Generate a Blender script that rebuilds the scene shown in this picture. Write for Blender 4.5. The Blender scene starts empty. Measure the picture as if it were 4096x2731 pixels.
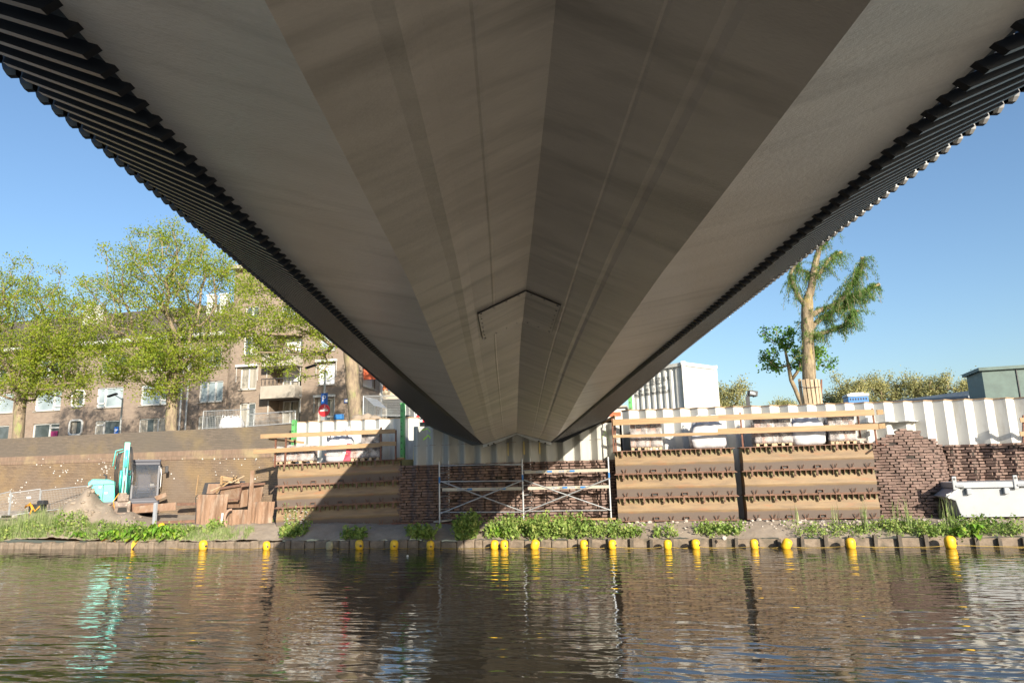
import bpy, bmesh, math, random
import numpy as np
from mathutils import Vector, Matrix, Quaternion, kdtree
from math import sin, cos, pi, radians, atan2, sqrt, exp
random.seed(7)
R = random.random
def U(a, b): return a + (b - a) * random.random()
S = bpy.context.scene
C = S.collection

# ---------------------------------------------------------------- camera, sky, sun, exposure
PHI, TH, ROLL, F, CAMZ = radians(12.2), radians(10.9), 0.026, 2731.0, 2.3
camrot = Matrix.Rotation(PHI, 3, 'Z') @ Matrix.Rotation(pi / 2 + TH, 3, 'X') @ Matrix.Rotation(-ROLL, 3, 'Z')
cd = bpy.data.cameras.new('camera'); cam = bpy.data.objects.new('camera', cd); C.objects.link(cam)
cd.sensor_width = 36; cd.lens = 24.0; cd.clip_start = .05; cd.clip_end = 3000
cam.matrix_world = Matrix.Translation((0, 0, CAMZ)) @ camrot.to_4x4()
S.camera = cam
SUND = Vector((-.69, 1, -.415)).normalized()            # the way the light travels
w = bpy.data.worlds.new('World'); S.world = w; w.use_nodes = True
nt = w.node_tree; bg = nt.nodes['Background']
sky = nt.nodes.new('ShaderNodeTexSky'); sky.sky_type = 'NISHITA'; sky.sun_disc = False
sky.sun_elevation = math.asin(-SUND.z); sky.sun_rotation = atan2(-SUND.x, -SUND.y)
sky.air_density = 1.15; sky.dust_density = 1.2; sky.ozone_density = 3.8
nt.links.new(sky.outputs[0], bg.inputs[0]); bg.inputs[1].default_value = .056
sl = bpy.data.lights.new('sun', 'SUN'); sl.energy = 2.75; sl.angle = radians(.55); sl.color = (1, .90, .74)
so = bpy.data.objects.new('sun', sl); C.objects.link(so); so.rotation_euler = SUND.to_track_quat('-Z', 'Y').to_euler(); so.location = (20, -40, 40)
S.view_settings.view_transform = 'Standard'; S.view_settings.look = 'None'; S.view_settings.gamma = 1
S.view_settings.exposure = 1.8
S.cycles.max_bounces = 8; S.cycles.diffuse_bounces = 5; S.cycles.glossy_bounces = 5; S.cycles.transparent_max_bounces = 12
S.cycles.sample_clamp_indirect = 0; S.cycles.caustics_reflective = True; S.cycles.blur_glossy = 2.0

# ---------------------------------------------------------------- projecting helpers
EYE = Vector((0, 0, CAMZ)); HEAD = Vector((-sin(PHI), cos(PHI), 0)); RIGHT = Vector((cos(PHI), sin(PHI), 0))
def ray(u, v): return camrot @ Vector(((u - 2048) / F, -(v - 1365.5) / F, -1))
def atY(u, v, Y): r = ray(u, v); return EYE + r * (Y / r.y)
def atz(u, v, z): r = ray(u, v); return EYE + r * ((z - CAMZ) / r.z)
def atd(u, v, d): r = ray(u, v); return EYE + r * (d / r.dot(HEAD))
def atp(u, v, p, n): r = ray(u, v); return EYE + r * ((p - EYE).dot(n) / r.dot(n))

# ---------------------------------------------------------------- mesh helpers
BASE = {}
class MB:
    def __init__(s): s.v = []; s.f = []; s.uv = None; s.mi = []
    def add(s, vs, fs, m=0):
        k = len(s.v); s.v += [tuple(x) for x in vs]; s.f += [tuple(i + k for i in f) for f in fs]; s.mi += [m] * len(fs)
    def quad(s, a, b, c, d, m=0): s.add([a, b, c, d], [(0, 1, 2, 3)], m)
    def box(s, c, sz, rot=None, m=0, jit=0):
        hx, hy, hz = sz[0] / 2, sz[1] / 2, sz[2] / 2; c = Vector(c)
        vs = []
        for x, y, z in ((-1,-1,-1),(1,-1,-1),(1,1,-1),(-1,1,-1),(-1,-1,1),(1,-1,1),(1,1,1),(-1,1,1)):
            p = Vector((x * hx, y * hy, z * hz))
            if jit: p += Vector((U(-jit, jit), U(-jit, jit), U(-jit, jit)))
            if rot is not None: p = rot @ p
            vs.append(c + p)
        s.add(vs, [(0,3,2,1),(4,5,6,7),(0,1,5,4),(1,2,6,5),(2,3,7,6),(3,0,4,7)], m)
        return s
    def cbox(s, c, sz, ch=.02, rot=None, m=0):
        """box with chamfered edges"""
        hx, hy, hz = sz[0] / 2, sz[1] / 2, sz[2] / 2; bm = bmesh.new(); bmesh.ops.create_cube(bm, size=1)
        for v in bm.verts: v.co = Vector((v.co.x * sz[0], v.co.y * sz[1], v.co.z * sz[2]))
        bmesh.ops.bevel(bm, geom=list(bm.edges), offset=ch, segments=2, affect='EDGES', profile=.6)
        c = Vector(c); s.addbm(bm, lambda p: c + (rot @ p if rot is not None else p), m); return s
    def addbm(s, bm, fn=lambda p: p, m=0):
        bm.verts.ensure_lookup_table(); bm.verts.index_update()
        s.add([fn(v.co) for v in bm.verts], [[v.index for v in f.verts] for f in bm.faces], m); bm.free()
    def bar(s, a, b, w, h, up=(0, 0, 1), m=0):
        """box from a to b: w across, h along up"""
        a = Vector(a); b = Vector(b); d = (b - a)
        if d.length < 1e-6: return s
        d.normalize(); up = Vector(up)
        x = d.cross(up)
        if x.length < 1e-4: x = d.cross(Vector((0, 1, 0)))
        x.normalize(); z = x.cross(d)
        vs = []
        for p in (a, b):
            for i, j in ((-1,-1),(1,-1),(1,1),(-1,1)): vs.append(p + x * (i * w / 2) + z * (j * h / 2))
        s.add(vs, [(0,1,2,3),(7,6,5,4),(0,4,5,1),(1,5,6,2),(2,6,7,3),(3,7,4,0)], m); return s
    def cbox_bar(s, a, b, wy, wx):
        a = Vector(a); b = Vector(b); k = (b - a) * .012; q = Vector((wx / 2, 0, 0)); y = Vector((0, wy / 2, 0)); c = .7
        s.sweep([[a - q * c - y * c, a + q * c - y * c, a + q * c + y * c, a - q * c + y * c], [a + k - q - y, a + k + q - y, a + k + q + y, a + k - q + y], [b - q - y, b + q - y, b + q + y, b - q + y]], closed=True, cap=True)
    def tube(s, pts, rs, n=8, cap=True, m=0):
        pts = [Vector(p) for p in pts]
        if not hasattr(rs, '__len__'): rs = [rs] * len(pts)
        ref = Vector((0, 0, 1)); prev = None; vs = []; fs = []
        for i, p in enumerate(pts):
            d = (pts[min(i + 1, len(pts) - 1)] - pts[max(i - 1, 0)])
            if d.length < 1e-7: d = Vector((0, 0, 1))
            d.normalize()
            if prev is None:
                x = d.cross(ref)
                if x.length < .05: x = d.cross(Vector((1, 0, 0)))
            else:
                x = prev - d * prev.dot(d)
                if x.length < 1e-4: x = d.cross(ref)
            x.normalize(); prev = x; y = d.cross(x)
            for k in range(n):
                a = 2 * pi * k / n; vs.append(p + (x * cos(a) + y * sin(a)) * rs[i])
        for i in range(len(pts) - 1):
            for k in range(n):
                a = i * n + k; b = i * n + (k + 1) % n; fs.append((a, b, b + n, a + n))
        if cap: fs.append(tuple(range(n - 1, -1, -1))); fs.append(tuple((len(pts) - 1) * n + k for k in range(n)))
        s.add(vs, fs, m); return s
    def lathe(s, prof, c=(0, 0, 0), n=16, axis=None, m=0):
        """prof = (r, z) pairs about axis through c"""
        c = Vector(c); q = Vector((0, 0, 1)).rotation_difference(Vector(axis)) if axis is not None else Quaternion()
        vs = []; fs = []
        for r, z in prof:
            for k in range(n):
                a = 2 * pi * k / n; vs.append(c + q @ Vector((r * cos(a), r * sin(a), z)))
        for i in range(len(prof) - 1):
            for k in range(n):
                a = i * n + k; b = i * n + (k + 1) % n; fs.append((a, b, b + n, a + n))
        fs.append(tuple(range(n - 1, -1, -1))); fs.append(tuple((len(prof) - 1) * n + k for k in range(n)))
        s.add(vs, fs, m); return s
    def sweep(s, sections, closed=False, m=0, cap=False):
        n = len(sections[0]); vs = [p for q in sections for p in q]; fs = []
        for i in range(len(sections) - 1):
            for k in range(n if closed else n - 1):
                a = i * n + k; b = i * n + (k + 1) % n; fs.append((a, b, b + n, a + n))
        if cap: fs.append(tuple(range(n - 1, -1, -1))); fs.append(tuple((len(sections) - 1) * n + k for k in range(n)))
        s.add(vs, fs, m); return s
    def prism(s, poly, a, b, m=0):
        """poly (list of 3d points) shifted by a and by b, closed"""
        a = Vector(a); b = Vector(b); n = len(poly)
        vs = [Vector(p) + a for p in poly] + [Vector(p) + b for p in poly]
        fs = [tuple(range(n - 1, -1, -1)), tuple(range(n, 2 * n))] + [(i, (i + 1) % n, n + (i + 1) % n, n + i) for i in range(n)]
        s.add(vs, fs, m); return s
    def build(s, name, mats, parent=None, local=False, smooth=False, kind=None, bevel=0, uv=None):
        me = bpy.data.meshes.new(name)
        if parent is not None: off = Vector((0, 0, 0)) if local else Vector(BASE[parent.name])
        elif local: off = Vector((0, 0, 0))
        else:
            A = np.array(s.v); off = Vector(((A[:, 0].min() + A[:, 0].max()) / 2, (A[:, 1].min() + A[:, 1].max()) / 2, A[:, 2].min()))
        me.from_pydata([(x - off.x, y - off.y, z - off.z) for x, y, z in s.v], [], s.f)
        if not isinstance(mats, (list, tuple)): mats = [mats]
        for q in mats: me.materials.append(q)
        if len(mats) > 1: me.polygons.foreach_set('material_index', s.mi)
        if uv is not None:
            L = me.uv_layers.new(name='UVMap'); k = 0
            for p in me.polygons:
                for li in p.loop_indices: L.data[li].uv = uv[me.loops[li].vertex_index]
        if smooth: me.polygons.foreach_set('use_smooth', [True] * len(me.polygons))
        me.validate(); me.update()
        o = bpy.data.objects.new(name, me); C.objects.link(o)
        if parent is not None: o.parent = parent; BASE[o.name] = tuple(BASE.get(parent.name, (0, 0, 0)))
        else:
            if not local: o.location = off
            BASE[o.name] = tuple(off)
        if kind: o['kind'] = kind
        if bevel:
            b = o.modifiers.new('bevel', 'BEVEL'); b.width = bevel; b.segments = 2; b.limit_method = 'ANGLE'
        return o
def tag(o, label=None, cat=None, group=None, kind=None):
    if label: o['label'] = label
    if cat: o['category'] = cat
    if group: o['group'] = group
    if kind: o['kind'] = kind
    return o
def thing(name, label, cat, loc=(0, 0, 0), rz=0, group=None):
    o = bpy.data.objects.new(name, None); C.objects.link(o); o.location = loc; o.rotation_euler = (0, 0, rz)
    o.empty_display_size = .3; BASE[o.name] = tuple(loc); return tag(o, label, cat, group)
def dup(root, loc=None, rz=None, label=None, group=None):
    def cp(o, par):
        c = o.copy(); C.objects.link(c)
        if par is not None: c.parent = par
        for ch in [x for x in KIDS.get(o, [])]: cp(ch, c)
        return c
    KIDS = {}
    st = [root]
    while st:
        o = st.pop(); KIDS[o] = list(o.children); st += KIDS[o]
    c = cp(root, None)
    if loc is not None: c.location = loc
    if rz is not None: c.rotation_euler = (0, 0, rz)
    if label: c['label'] = label
    if group: c['group'] = group
    return c

# ---------------------------------------------------------------- materials
def M(name, c1, c2=None, scale=3, rough=.75, metal=0, bump=0, bscale=40, stretch=(1, 1, 1), det=4, lo=.35, hi=.65, coat=0, c3=None, s3=1.2, lo3=.5, hi3=.75, spec=.5, uvc=False, st3=None, trans=0, alpha=1):
    m = bpy.data.materials.new(name); m.use_nodes = True; t = m.node_tree; b = t.nodes['Principled BSDF']
    b.inputs['Roughness'].default_value = rough; b.inputs['Metallic'].default_value = metal; b.inputs['Specular IOR Level'].default_value = spec
    b.inputs['Base Color'].default_value = (*c1, 1)
    if coat: b.inputs['Coat Weight'].default_value = coat
    if trans: b.inputs['Transmission Weight'].default_value = trans
    b.inputs['Alpha'].default_value = alpha
    tc = t.nodes.new('ShaderNodeTexCoord'); oi = t.nodes.new('ShaderNodeObjectInfo')
    va = t.nodes.new('ShaderNodeVectorMath'); va.operation = 'ADD'; vs = t.nodes.new('ShaderNodeMath'); vs.operation = 'MULTIPLY'; vs.inputs[1].default_value = 37
    t.links.new(oi.outputs['Random'], vs.inputs[0]); t.links.new(tc.outputs['UV' if uvc else 'Object'], va.inputs[0]); t.links.new(vs.outputs[0], va.inputs[1])
    def noise(sc, st, de):
        mp = t.nodes.new('ShaderNodeMapping'); mp.inputs['Scale'].default_value = st; t.links.new(va.outputs[0], mp.inputs[0])
        n = t.nodes.new('ShaderNodeTexNoise'); n.inputs['Scale'].default_value = sc; n.inputs['Detail'].default_value = de; n.inputs['Roughness'].default_value = .62
        t.links.new(mp.outputs[0], n.inputs[0]); return n.outputs['Fac']
    def mixf(fac, a, bcol, l, h):
        r = t.nodes.new('ShaderNodeMapRange'); r.inputs[1].default_value = l; r.inputs[2].default_value = h; t.links.new(fac, r.inputs[0])
        mx = t.nodes.new('ShaderNodeMix'); mx.data_type = 'RGBA'; t.links.new(r.outputs[0], mx.inputs[0])
        if isinstance(a, tuple): mx.inputs[6].default_value = (*a, 1)
        else: t.links.new(a, mx.inputs[6])
        mx.inputs[7].default_value = (*bcol, 1); return mx.outputs[2]
    out = c1
    if c2: out = mixf(noise(scale, stretch, det), c1, c2, lo, hi)
    if c3: out = mixf(noise(s3, st3 or stretch, 5), out, c3, lo3, hi3)
    if not isinstance(out, tuple): t.links.new(out, b.inputs['Base Color'])
    if bump:
        bp = t.nodes.new('ShaderNodeBump'); bp.inputs['Strength'].default_value = min(1, bump); bp.inputs['Distance'].default_value = .02
        t.links.new(noise(bscale, stretch, 5), bp.inputs['Height']); t.links.new(bp.outputs[0], b.inputs['Normal'])
    return m
def brickmat(name, cols, mortar, bw, bh, ms=.01, rough=.85, bump=.6, c3=None, uvc=True, s3=.8, lo3=.5, hi3=.7, c4=None, vert=False):
    m = M(name, cols[0], rough=rough); t = m.node_tree; b = t.nodes['Principled BSDF']
    tc = t.nodes.new('ShaderNodeTexCoord')
    br = t.nodes.new('ShaderNodeTexBrick'); br.inputs['Color1'].default_value = (*cols[0], 1); br.inputs['Color2'].default_value = (*cols[1], 1); br.inputs['Mortar'].default_value = (*mortar, 1)
    br.inputs['Scale'].default_value = 1; br.inputs['Brick Width'].default_value = bw; br.inputs['Row Height'].default_value = bh; br.inputs['Mortar Size'].default_value = ms; br.inputs['Mortar Smooth'].default_value = .3
    if vert: br.offset = 0
    t.links.new(tc.outputs['UV'], br.inputs['Vector'])
    out = br.outputs['Color']
    for col, sc, l, h in ((c3, s3, lo3, hi3), (c4, s3 * .37, .52, .66)):
        if col is None: continue
        n = t.nodes.new('ShaderNodeTexNoise'); n.inputs['Scale'].default_value = sc; n.inputs['Detail'].default_value = 8; n.inputs['Roughness'].default_value = .65
        t.links.new(tc.outputs['UV'], n.inputs[0])
        r = t.nodes.new('ShaderNodeMapRange'); r.inputs[1].default_value = l; r.inputs[2].default_value = h; t.links.new(n.outputs[0], r.inputs[0])
        r2 = t.nodes.new('ShaderNodeMath'); r2.operation = 'MULTIPLY'; r2.inputs[1].default_value = .75; t.links.new(r.outputs[0], r2.inputs[0])
        mx = t.nodes.new('ShaderNodeMix'); mx.data_type = 'RGBA'; t.links.new(r2.outputs[0], mx.inputs[0]); t.links.new(out, mx.inputs[6]); mx.inputs[7].default_value = (*col, 1); out = mx.outputs[2]
    t.links.new(out, b.inputs['Base Color'])
    bp = t.nodes.new('ShaderNodeBump'); bp.inputs['Strength'].default_value = bump; bp.inputs['Distance'].default_value = .015; bp.invert = True
    t.links.new(br.outputs['Fac'], bp.inputs['Height']); t.links.new(bp.outputs[0], b.inputs['Normal'])
    return m
def leafmat(name, a, b_, tr=.35, scale=1.3, c=None):
    m = M(name, a, b_, scale=scale, rough=.55, lo=.38, hi=.62, det=6, c3=c, s3=6, lo3=.52, hi3=.62, spec=.3)
    t = m.node_tree; b = t.nodes['Principled BSDF']; o = t.nodes['Material Output']
    tl = t.nodes.new('ShaderNodeBsdfTranslucent'); mx = t.nodes.new('ShaderNodeMixShader'); mx.inputs[0].default_value = tr
    src = b.inputs['Base Color'].links[0].from_socket
    t.links.new(src, tl.inputs[0]); t.links.new(b.outputs[0], mx.inputs[1]); t.links.new(tl.outputs[0], mx.inputs[2]); t.links.new(mx.outputs[0], o.inputs[0])
    return m

K = {}
K['soffit'] = M('soffit_paint', (.86, .78, .68), (.68, .61, .53), scale=1.6, rough=.27, spec=1.0, bump=.22, bscale=70, stretch=(.7, 1.6, 1), c3=(.40, .36, .31), s3=1.3, lo3=.50, hi3=.80, st3=(.45, 3.2, 1))
K['soffit_pale'] = M('soffit_paint_pale', (.92, .88, .82), (.80, .76, .70), scale=1.6, rough=.27, spec=1.0, bump=.22, bscale=70, stretch=(.7, 1.6, 1), c3=(.52, .49, .45), s3=1.5, lo3=.54, hi3=.82, st3=(.45, 3.2, 1))  # same paint, with the brighter light on the flanks put into its colour
K['black'] = M('black_steel', (.016, .018, .024), (.022, .025, .030), rough=.36, spec=.5)
K['deck'] = M('deck_grey', (.05, .054, .058), (.035, .038, .042), rough=.5)
K['grey_paint'] = M('grey_lip_paint', (.72, .76, .78), (.62, .66, .68), scale=6, rough=.5)
K['bolt'] = M('dark_bolt', (.05, .05, .05), rough=.5, metal=.4)
K['white_pile'] = M('white_pile_paint', (.53, .53, .51), (.47, .47, .45), scale=1.5, rough=.55, bump=.1, bscale=8, c3=(.33, .30, .25), s3=2.6, lo3=.54, hi3=.84, stretch=(1, 1, .35))
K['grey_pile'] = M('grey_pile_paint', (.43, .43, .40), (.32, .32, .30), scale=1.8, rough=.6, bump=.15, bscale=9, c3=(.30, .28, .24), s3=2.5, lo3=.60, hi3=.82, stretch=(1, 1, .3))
K['plank'] = M('raw_plank', (.36, .24, .125), (.27, .17, .085), scale=7, rough=.65, stretch=(.12, 1, 1.6), bump=.2, bscale=30, c3=(.28, .17, .09), s3=3.2, lo3=.60, hi3=.78, st3=(.5, 1, 1))
K['plank_dark'] = M('coping_plank', (.42, .28, .16), (.30, .19, .11), scale=5, rough=.7, bump=.2)
K['rustpost'] = M('rusty_post', (.20, .085, .05), (.12, .05, .035), scale=14, rough=.8)
K['rust'] = M('rusty_plate', (.29, .185, .125), (.22, .13, .08), scale=2.2, rough=.8, stretch=(2.2, 2.2, .7), bump=.2, bscale=30, c3=(.34, .26, .20), s3=1.9, lo3=.50, hi3=.70, st3=(2, 2, .8))
K['rust_dark'] = M('dark_rust', (.22, .12, .08), (.13, .075, .055), scale=6, rough=.85, bump=.3, bscale=30)
def steelface():
    m = M('stained_steel', (.25, .17, .09), (.165, .11, .062), scale=2.6, rough=.62, stretch=(.45, 1, 3), bump=.12, bscale=12, c3=(.26, .12, .055), s3=3, lo3=.55, hi3=.74, st3=(.6, 1, 3), metal=.0)
    t = m.node_tree; b = t.nodes['Principled BSDF']; src = b.inputs['Base Color'].links[0].from_socket
    tc = t.nodes.new('ShaderNodeTexCoord'); sp = t.nodes.new('ShaderNodeSeparateXYZ'); t.links.new(tc.outputs['Object'], sp.inputs[0])
    n = t.nodes.new('ShaderNodeTexNoise'); n.inputs['Scale'].default_value = 1.0; n.inputs['Detail'].default_value = 7; n.inputs['Roughness'].default_value = .7; t.links.new(tc.outputs['Object'], n.inputs[0])
    t.links.new([q for q in t.nodes if q.type == 'VECT_MATH'][0].outputs[0], n.inputs[0])
    a = t.nodes.new('ShaderNodeMath'); a.operation = 'MULTIPLY_ADD'; a.inputs[1].default_value = .14; a.inputs[2].default_value = -.07; t.links.new(n.outputs[0], a.inputs[0])
    ad = t.nodes.new('ShaderNodeMath'); ad.operation = 'ADD'; t.links.new(sp.outputs[2], ad.inputs[0]); t.links.new(a.outputs[0], ad.inputs[1])
    for l, h, col, k in ((.50, .60, (.13, .165, .07), .6), (.27, .22, (.13, .105, .095), .9)):  # green paint near the top; grey lower band paints in the underside's shade
        r = t.nodes.new('ShaderNodeMapRange'); r.inputs[1].default_value = l; r.inputs[2].default_value = h; r.inputs[4].default_value = k; t.links.new(ad.outputs[0], r.inputs[0])
        mx = t.nodes.new('ShaderNodeMix'); mx.data_type = 'RGBA'; t.links.new(r.outputs[0], mx.inputs[0]); t.links.new(src, mx.inputs[6]); mx.inputs[7].default_value = (*col, 1); src = mx.outputs[2]
    t.links.new(src, b.inputs['Base Color']); return m
K['steel'] = steelface()
K['brick_obj'] = M('old_brick', (.215, .145, .12), (.13, .088, .075), scale=5.5, det=2, rough=.85, bump=.4, bscale=60, c3=(.16, .10, .085), s3=7, lo3=.52, hi3=.66)
K['mortar'] = M('dark_joint', (.035, .027, .024), (.06, .05, .04), rough=.95)
K['wire'] = M('fence_wire', (.34, .35, .36), rough=.5, metal=.3)
K['galv'] = M('galvanised_tube', (.46, .48, .50), (.36, .37, .39), scale=9, rough=.42, metal=.55)
K['white'] = M('white_paint', (.60, .60, .59), (.53, .53, .51), scale=4, rough=.5)
K['board_grey'] = M('scaffold_board', (.46, .43, .36), (.33, .30, .25), scale=6, rough=.7, stretch=(.3, 1, 1))
K['blue'] = M('blue_paint', (.03, .16, .42), rough=.45)
K['bluesign'] = M('blue_sign', (.01, .09, .40), rough=.35)
K['red'] = M('red_sign', (.62, .03, .04), rough=.4)
K['yellow'] = M('buoy_yellow', (.82, .50, .02), (.74, .42, .02), scale=6, rough=.5, c3=(.40, .27, .08), s3=4, lo3=.52, hi3=.8)
K['buoy_grey'] = M('dirty_buoy', (.42, .36, .20), (.30, .27, .18), scale=9, rough=.7)
K['rope'] = M('yellow_rope', (.40, .27, .05), (.26, .18, .05), scale=40, rough=.8)
K['teal'] = M('turquoise_paint', (.09, .56, .50), (.11, .60, .54), scale=5, rough=.33, coat=.35, c3=(.16, .40, .35), s3=7, lo3=.6, hi3=.8)
K['dark'] = M('dark_rubber', (.025, .026, .03), (.04, .04, .045), rough=.6)
K['cabdark'] = M('cab_frame', (.035, .038, .06), rough=.4, coat=.2)
K['chrome'] = M('piston_rod', (.6, .6, .62), rough=.25, metal=.9)
K['orange'] = M('orange_hose', (.70, .28, .02), rough=.5)
K['green'] = M('green_post_paint', (.08, .34, .10), (.12, .40, .13), scale=5, rough=.5, c3=(.10, .20, .08), s3=6, lo3=.55, hi3=.7)
K['lime'] = M('lime_spray', (.50, .92, .05), rough=.7)
K['skip'] = M('grey_skip_paint', (.31, .325, .35), (.27, .285, .31), scale=1.4, rough=.45, c3=(.27, .27, .28), s3=5, lo3=.58, hi3=.72)
K['dumpster'] = M('dark_green_panel', (.10, .155, .14), (.075, .115, .105), scale=3, rough=.55)
K['bark'] = M('bark', (.30, .235, .16), (.15, .115, .085), scale=9, rough=.95, bump=.9, bscale=22, stretch=(1, 1, .35), c3=(.23, .25, .10), s3=4, lo3=.55, hi3=.7)
K['bark2'] = M('twig_bark', (.30, .24, .14), (.20, .15, .10), scale=6, rough=.9)
K['willowbark'] = M('willow_bark', (.32, .25, .16), (.13, .10, .065), scale=9, rough=.9, bump=.9, bscale=26, stretch=(1, 1, .3), c3=(.36, .28, .08), s3=2.5, lo3=.55, hi3=.7)
K['cutwood'] = M('cut_wood', (.75, .56, .33), rough=.8)
K['leafA'] = leafmat('elm_leaf', (.36, .44, .045), (.21, .31, .035), tr=.6, c=(.46, .46, .06))
K['leafB'] = leafmat('dark_leaf', (.16, .31, .04), (.08, .19, .025))
K['leafW'] = leafmat('willow_leaf', (.17, .29, .06), (.09, .18, .04), tr=.5)
K['leafF'] = leafmat('far_leaf', (.40, .38, .16), (.25, .26, .11), scale=.5)  # distance haze is put into this paler leaf colour
K['weed'] = leafmat('weed_leaf', (.24, .34, .08), (.11, .19, .035), tr=.3, c=(.38, .42, .13))
K['dock'] = leafmat('dock_leaf', (.22, .42, .05), (.13, .30, .035), tr=.3, c=(.34, .44, .05))
K['dockold'] = M('faded_dock_leaf', (.75, .48, .04), (.70, .34, .06), scale=9, rough=.6)
K['grassm'] = leafmat('reed_blade', (.30, .37, .15), (.19, .27, .08), tr=.3, c=(.42, .42, .24))
K['earth'] = M('sandy_earth', (.32, .265, .21), (.235, .19, .15), scale=1.6, rough=.95, bump=.8, bscale=9, c3=(.25, .20, .15), s3=7, lo3=.52, hi3=.68)
K['stone'] = M('rubble_stone', (.46, .41, .36), (.34, .29, .25), scale=6, rough=.9, bump=.5)
K['kerb'] = M('bank_timber', (.235, .185, .14), (.15, .115, .085), scale=5, rough=.9, bump=.5, bscale=25, c3=(.085, .075, .055), s3=3, lo3=.50, hi3=.72)
K['kerbpost'] = M('bank_post', (.12, .095, .07), (.07, .06, .05), scale=6, rough=.9, bump=.4)
K['glass'] = M('window_glass', (.10, .12, .13), (.04, .05, .05), scale=.9, rough=.08, spec=.8)
K['glasslit'] = M('window_blind_glass', (.36, .42, .45), (.20, .25, .27), scale=.7, rough=.2, spec=.8)  # lighter, mottled copy of the window glass colour
K['curtain'] = M('curtain', (.40, .38, .33), (.22, .20, .17), scale=3, stretch=(6, 6, .2), rough=.8)
K['blind'] = M('white_blind', (.74, .76, .80), rough=.6)
K['concrete'] = M('pale_concrete', (.40, .37, .32), (.34, .31, .27), scale=3, rough=.8)
K['roof'] = M('roof_tiles', (.12, .095, .08), (.085, .07, .06), scale=8, stretch=(1, 4, 4), rough=.85)
K['awnred'] = M('red_awning', (.62, .14, .06), (.55, .11, .05), rough=.8)
K['fabric'] = M('white_bag', (.54, .54, .57), (.45, .46, .49), scale=5, rough=.7, bump=.6, bscale=5)
K['bagred'] = M('red_bag', (.55, .05, .09), rough=.7)
K['ink'] = M('black_lettering', (.03, .03, .03), rough=.7)
K['inkorange'] = M('orange_lettering', (.75, .28, .12), rough=.7)
K['asphalt'] = M('street_asphalt', (.06, .06, .06), (.045, .045, .045), rough=.9)
K['blockdark'] = M('dark_paver', (.13, .115, .115), (.20, .165, .15), scale=9, det=1, rough=.85)
K['blockred'] = M('red_paver', (.36, .22, .17), (.27, .17, .14), scale=9, det=1, rough=.85)
K['pallet'] = M('pallet_wood', (.46, .36, .24), (.36, .27, .18), scale=8, rough=.85)
K['skin'] = M('skin', (.58, .36, .26), rough=.55)
K['cloth'] = M('purple_shirt', (.22, .06, .16), rough=.8)
K['hair'] = M('fair_hair', (.42, .30, .17), rough=.8)
K['brown_hose'] = M('brown_hose', (.36, .23, .17), (.28, .18, .13), scale=8, rough=.7)
K['building'] = brickmat('brick_facade', ((.29, .22, .17), (.22, .165, .13)), (.26, .23, .19), .22, .065, .008, bump=.3, c3=(.22, .16, .12), s3=.5)
K['quay'] = brickmat('quay_brick', ((.235, .165, .11), (.17, .115, .075)), (.11, .085, .06), .22, .065, .010, bump=.8, c3=(.26, .18, .095), s3=.7, lo3=.46, hi3=.62, c4=(.20, .155, .12))
K['quaytop'] = brickmat('quay_parapet_brick', ((.17, .135, .105), (.125, .10, .078)), (.13, .11, .09), .22, .065, .010, bump=.7, c3=(.22, .165, .09), s3=.6, c4=(.13, .11, .09))
K['quayband'] = brickmat('quay_band_brick', ((.27, .18, .13), (.205, .135, .095)), (.19, .15, .11), .065, .24, .010, bump=.8, c3=(.40, .32, .17), s3=.8, vert=True)
def filmmat():
    m = M('clear_wrap', (.60, .57, .57), rough=.18, bump=1, bscale=7, spec=.8); t = m.node_tree; b = t.nodes['Principled BSDF']; o = t.nodes['Material Output']
    tr = t.nodes.new('ShaderNodeBsdfTransparent'); mx = t.nodes.new('ShaderNodeMixShader')
    tc = t.nodes.new('ShaderNodeTexCoord'); n = t.nodes.new('ShaderNodeTexNoise'); n.inputs['Scale'].default_value = 4; n.inputs['Detail'].default_value = 6; t.links.new(tc.outputs['Object'], n.inputs[0])
    r = t.nodes.new('ShaderNodeMapRange'); r.inputs[1].default_value = .40; r.inputs[2].default_value = .64; r.inputs[3].default_value = .08; r.inputs[4].default_value = .6; t.links.new(n.outputs[0], r.inputs[0])
    t.links.new(r.outputs[0], mx.inputs[0]); t.links.new(tr.outputs[0], mx.inputs[1]); t.links.new(b.outputs[0], mx.inputs[2]); t.links.new(mx.outputs[0], o.inputs[0]); return m
K['film'] = filmmat()
def cabglass():
    m = M('cab_glass', (.09, .11, .15), rough=.06, spec=.8); t = m.node_tree; b = t.nodes['Principled BSDF']; o = t.nodes['Material Output']
    tr = t.nodes.new('ShaderNodeBsdfTransparent'); mx = t.nodes.new('ShaderNodeMixShader'); mx.inputs[0].default_value = .32
    t.links.new(tr.outputs[0], mx.inputs[1]); t.links.new(b.outputs[0], mx.inputs[2]); t.links.new(mx.outputs[0], o.inputs[0]); return m
K['cabglass'] = cabglass()
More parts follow.
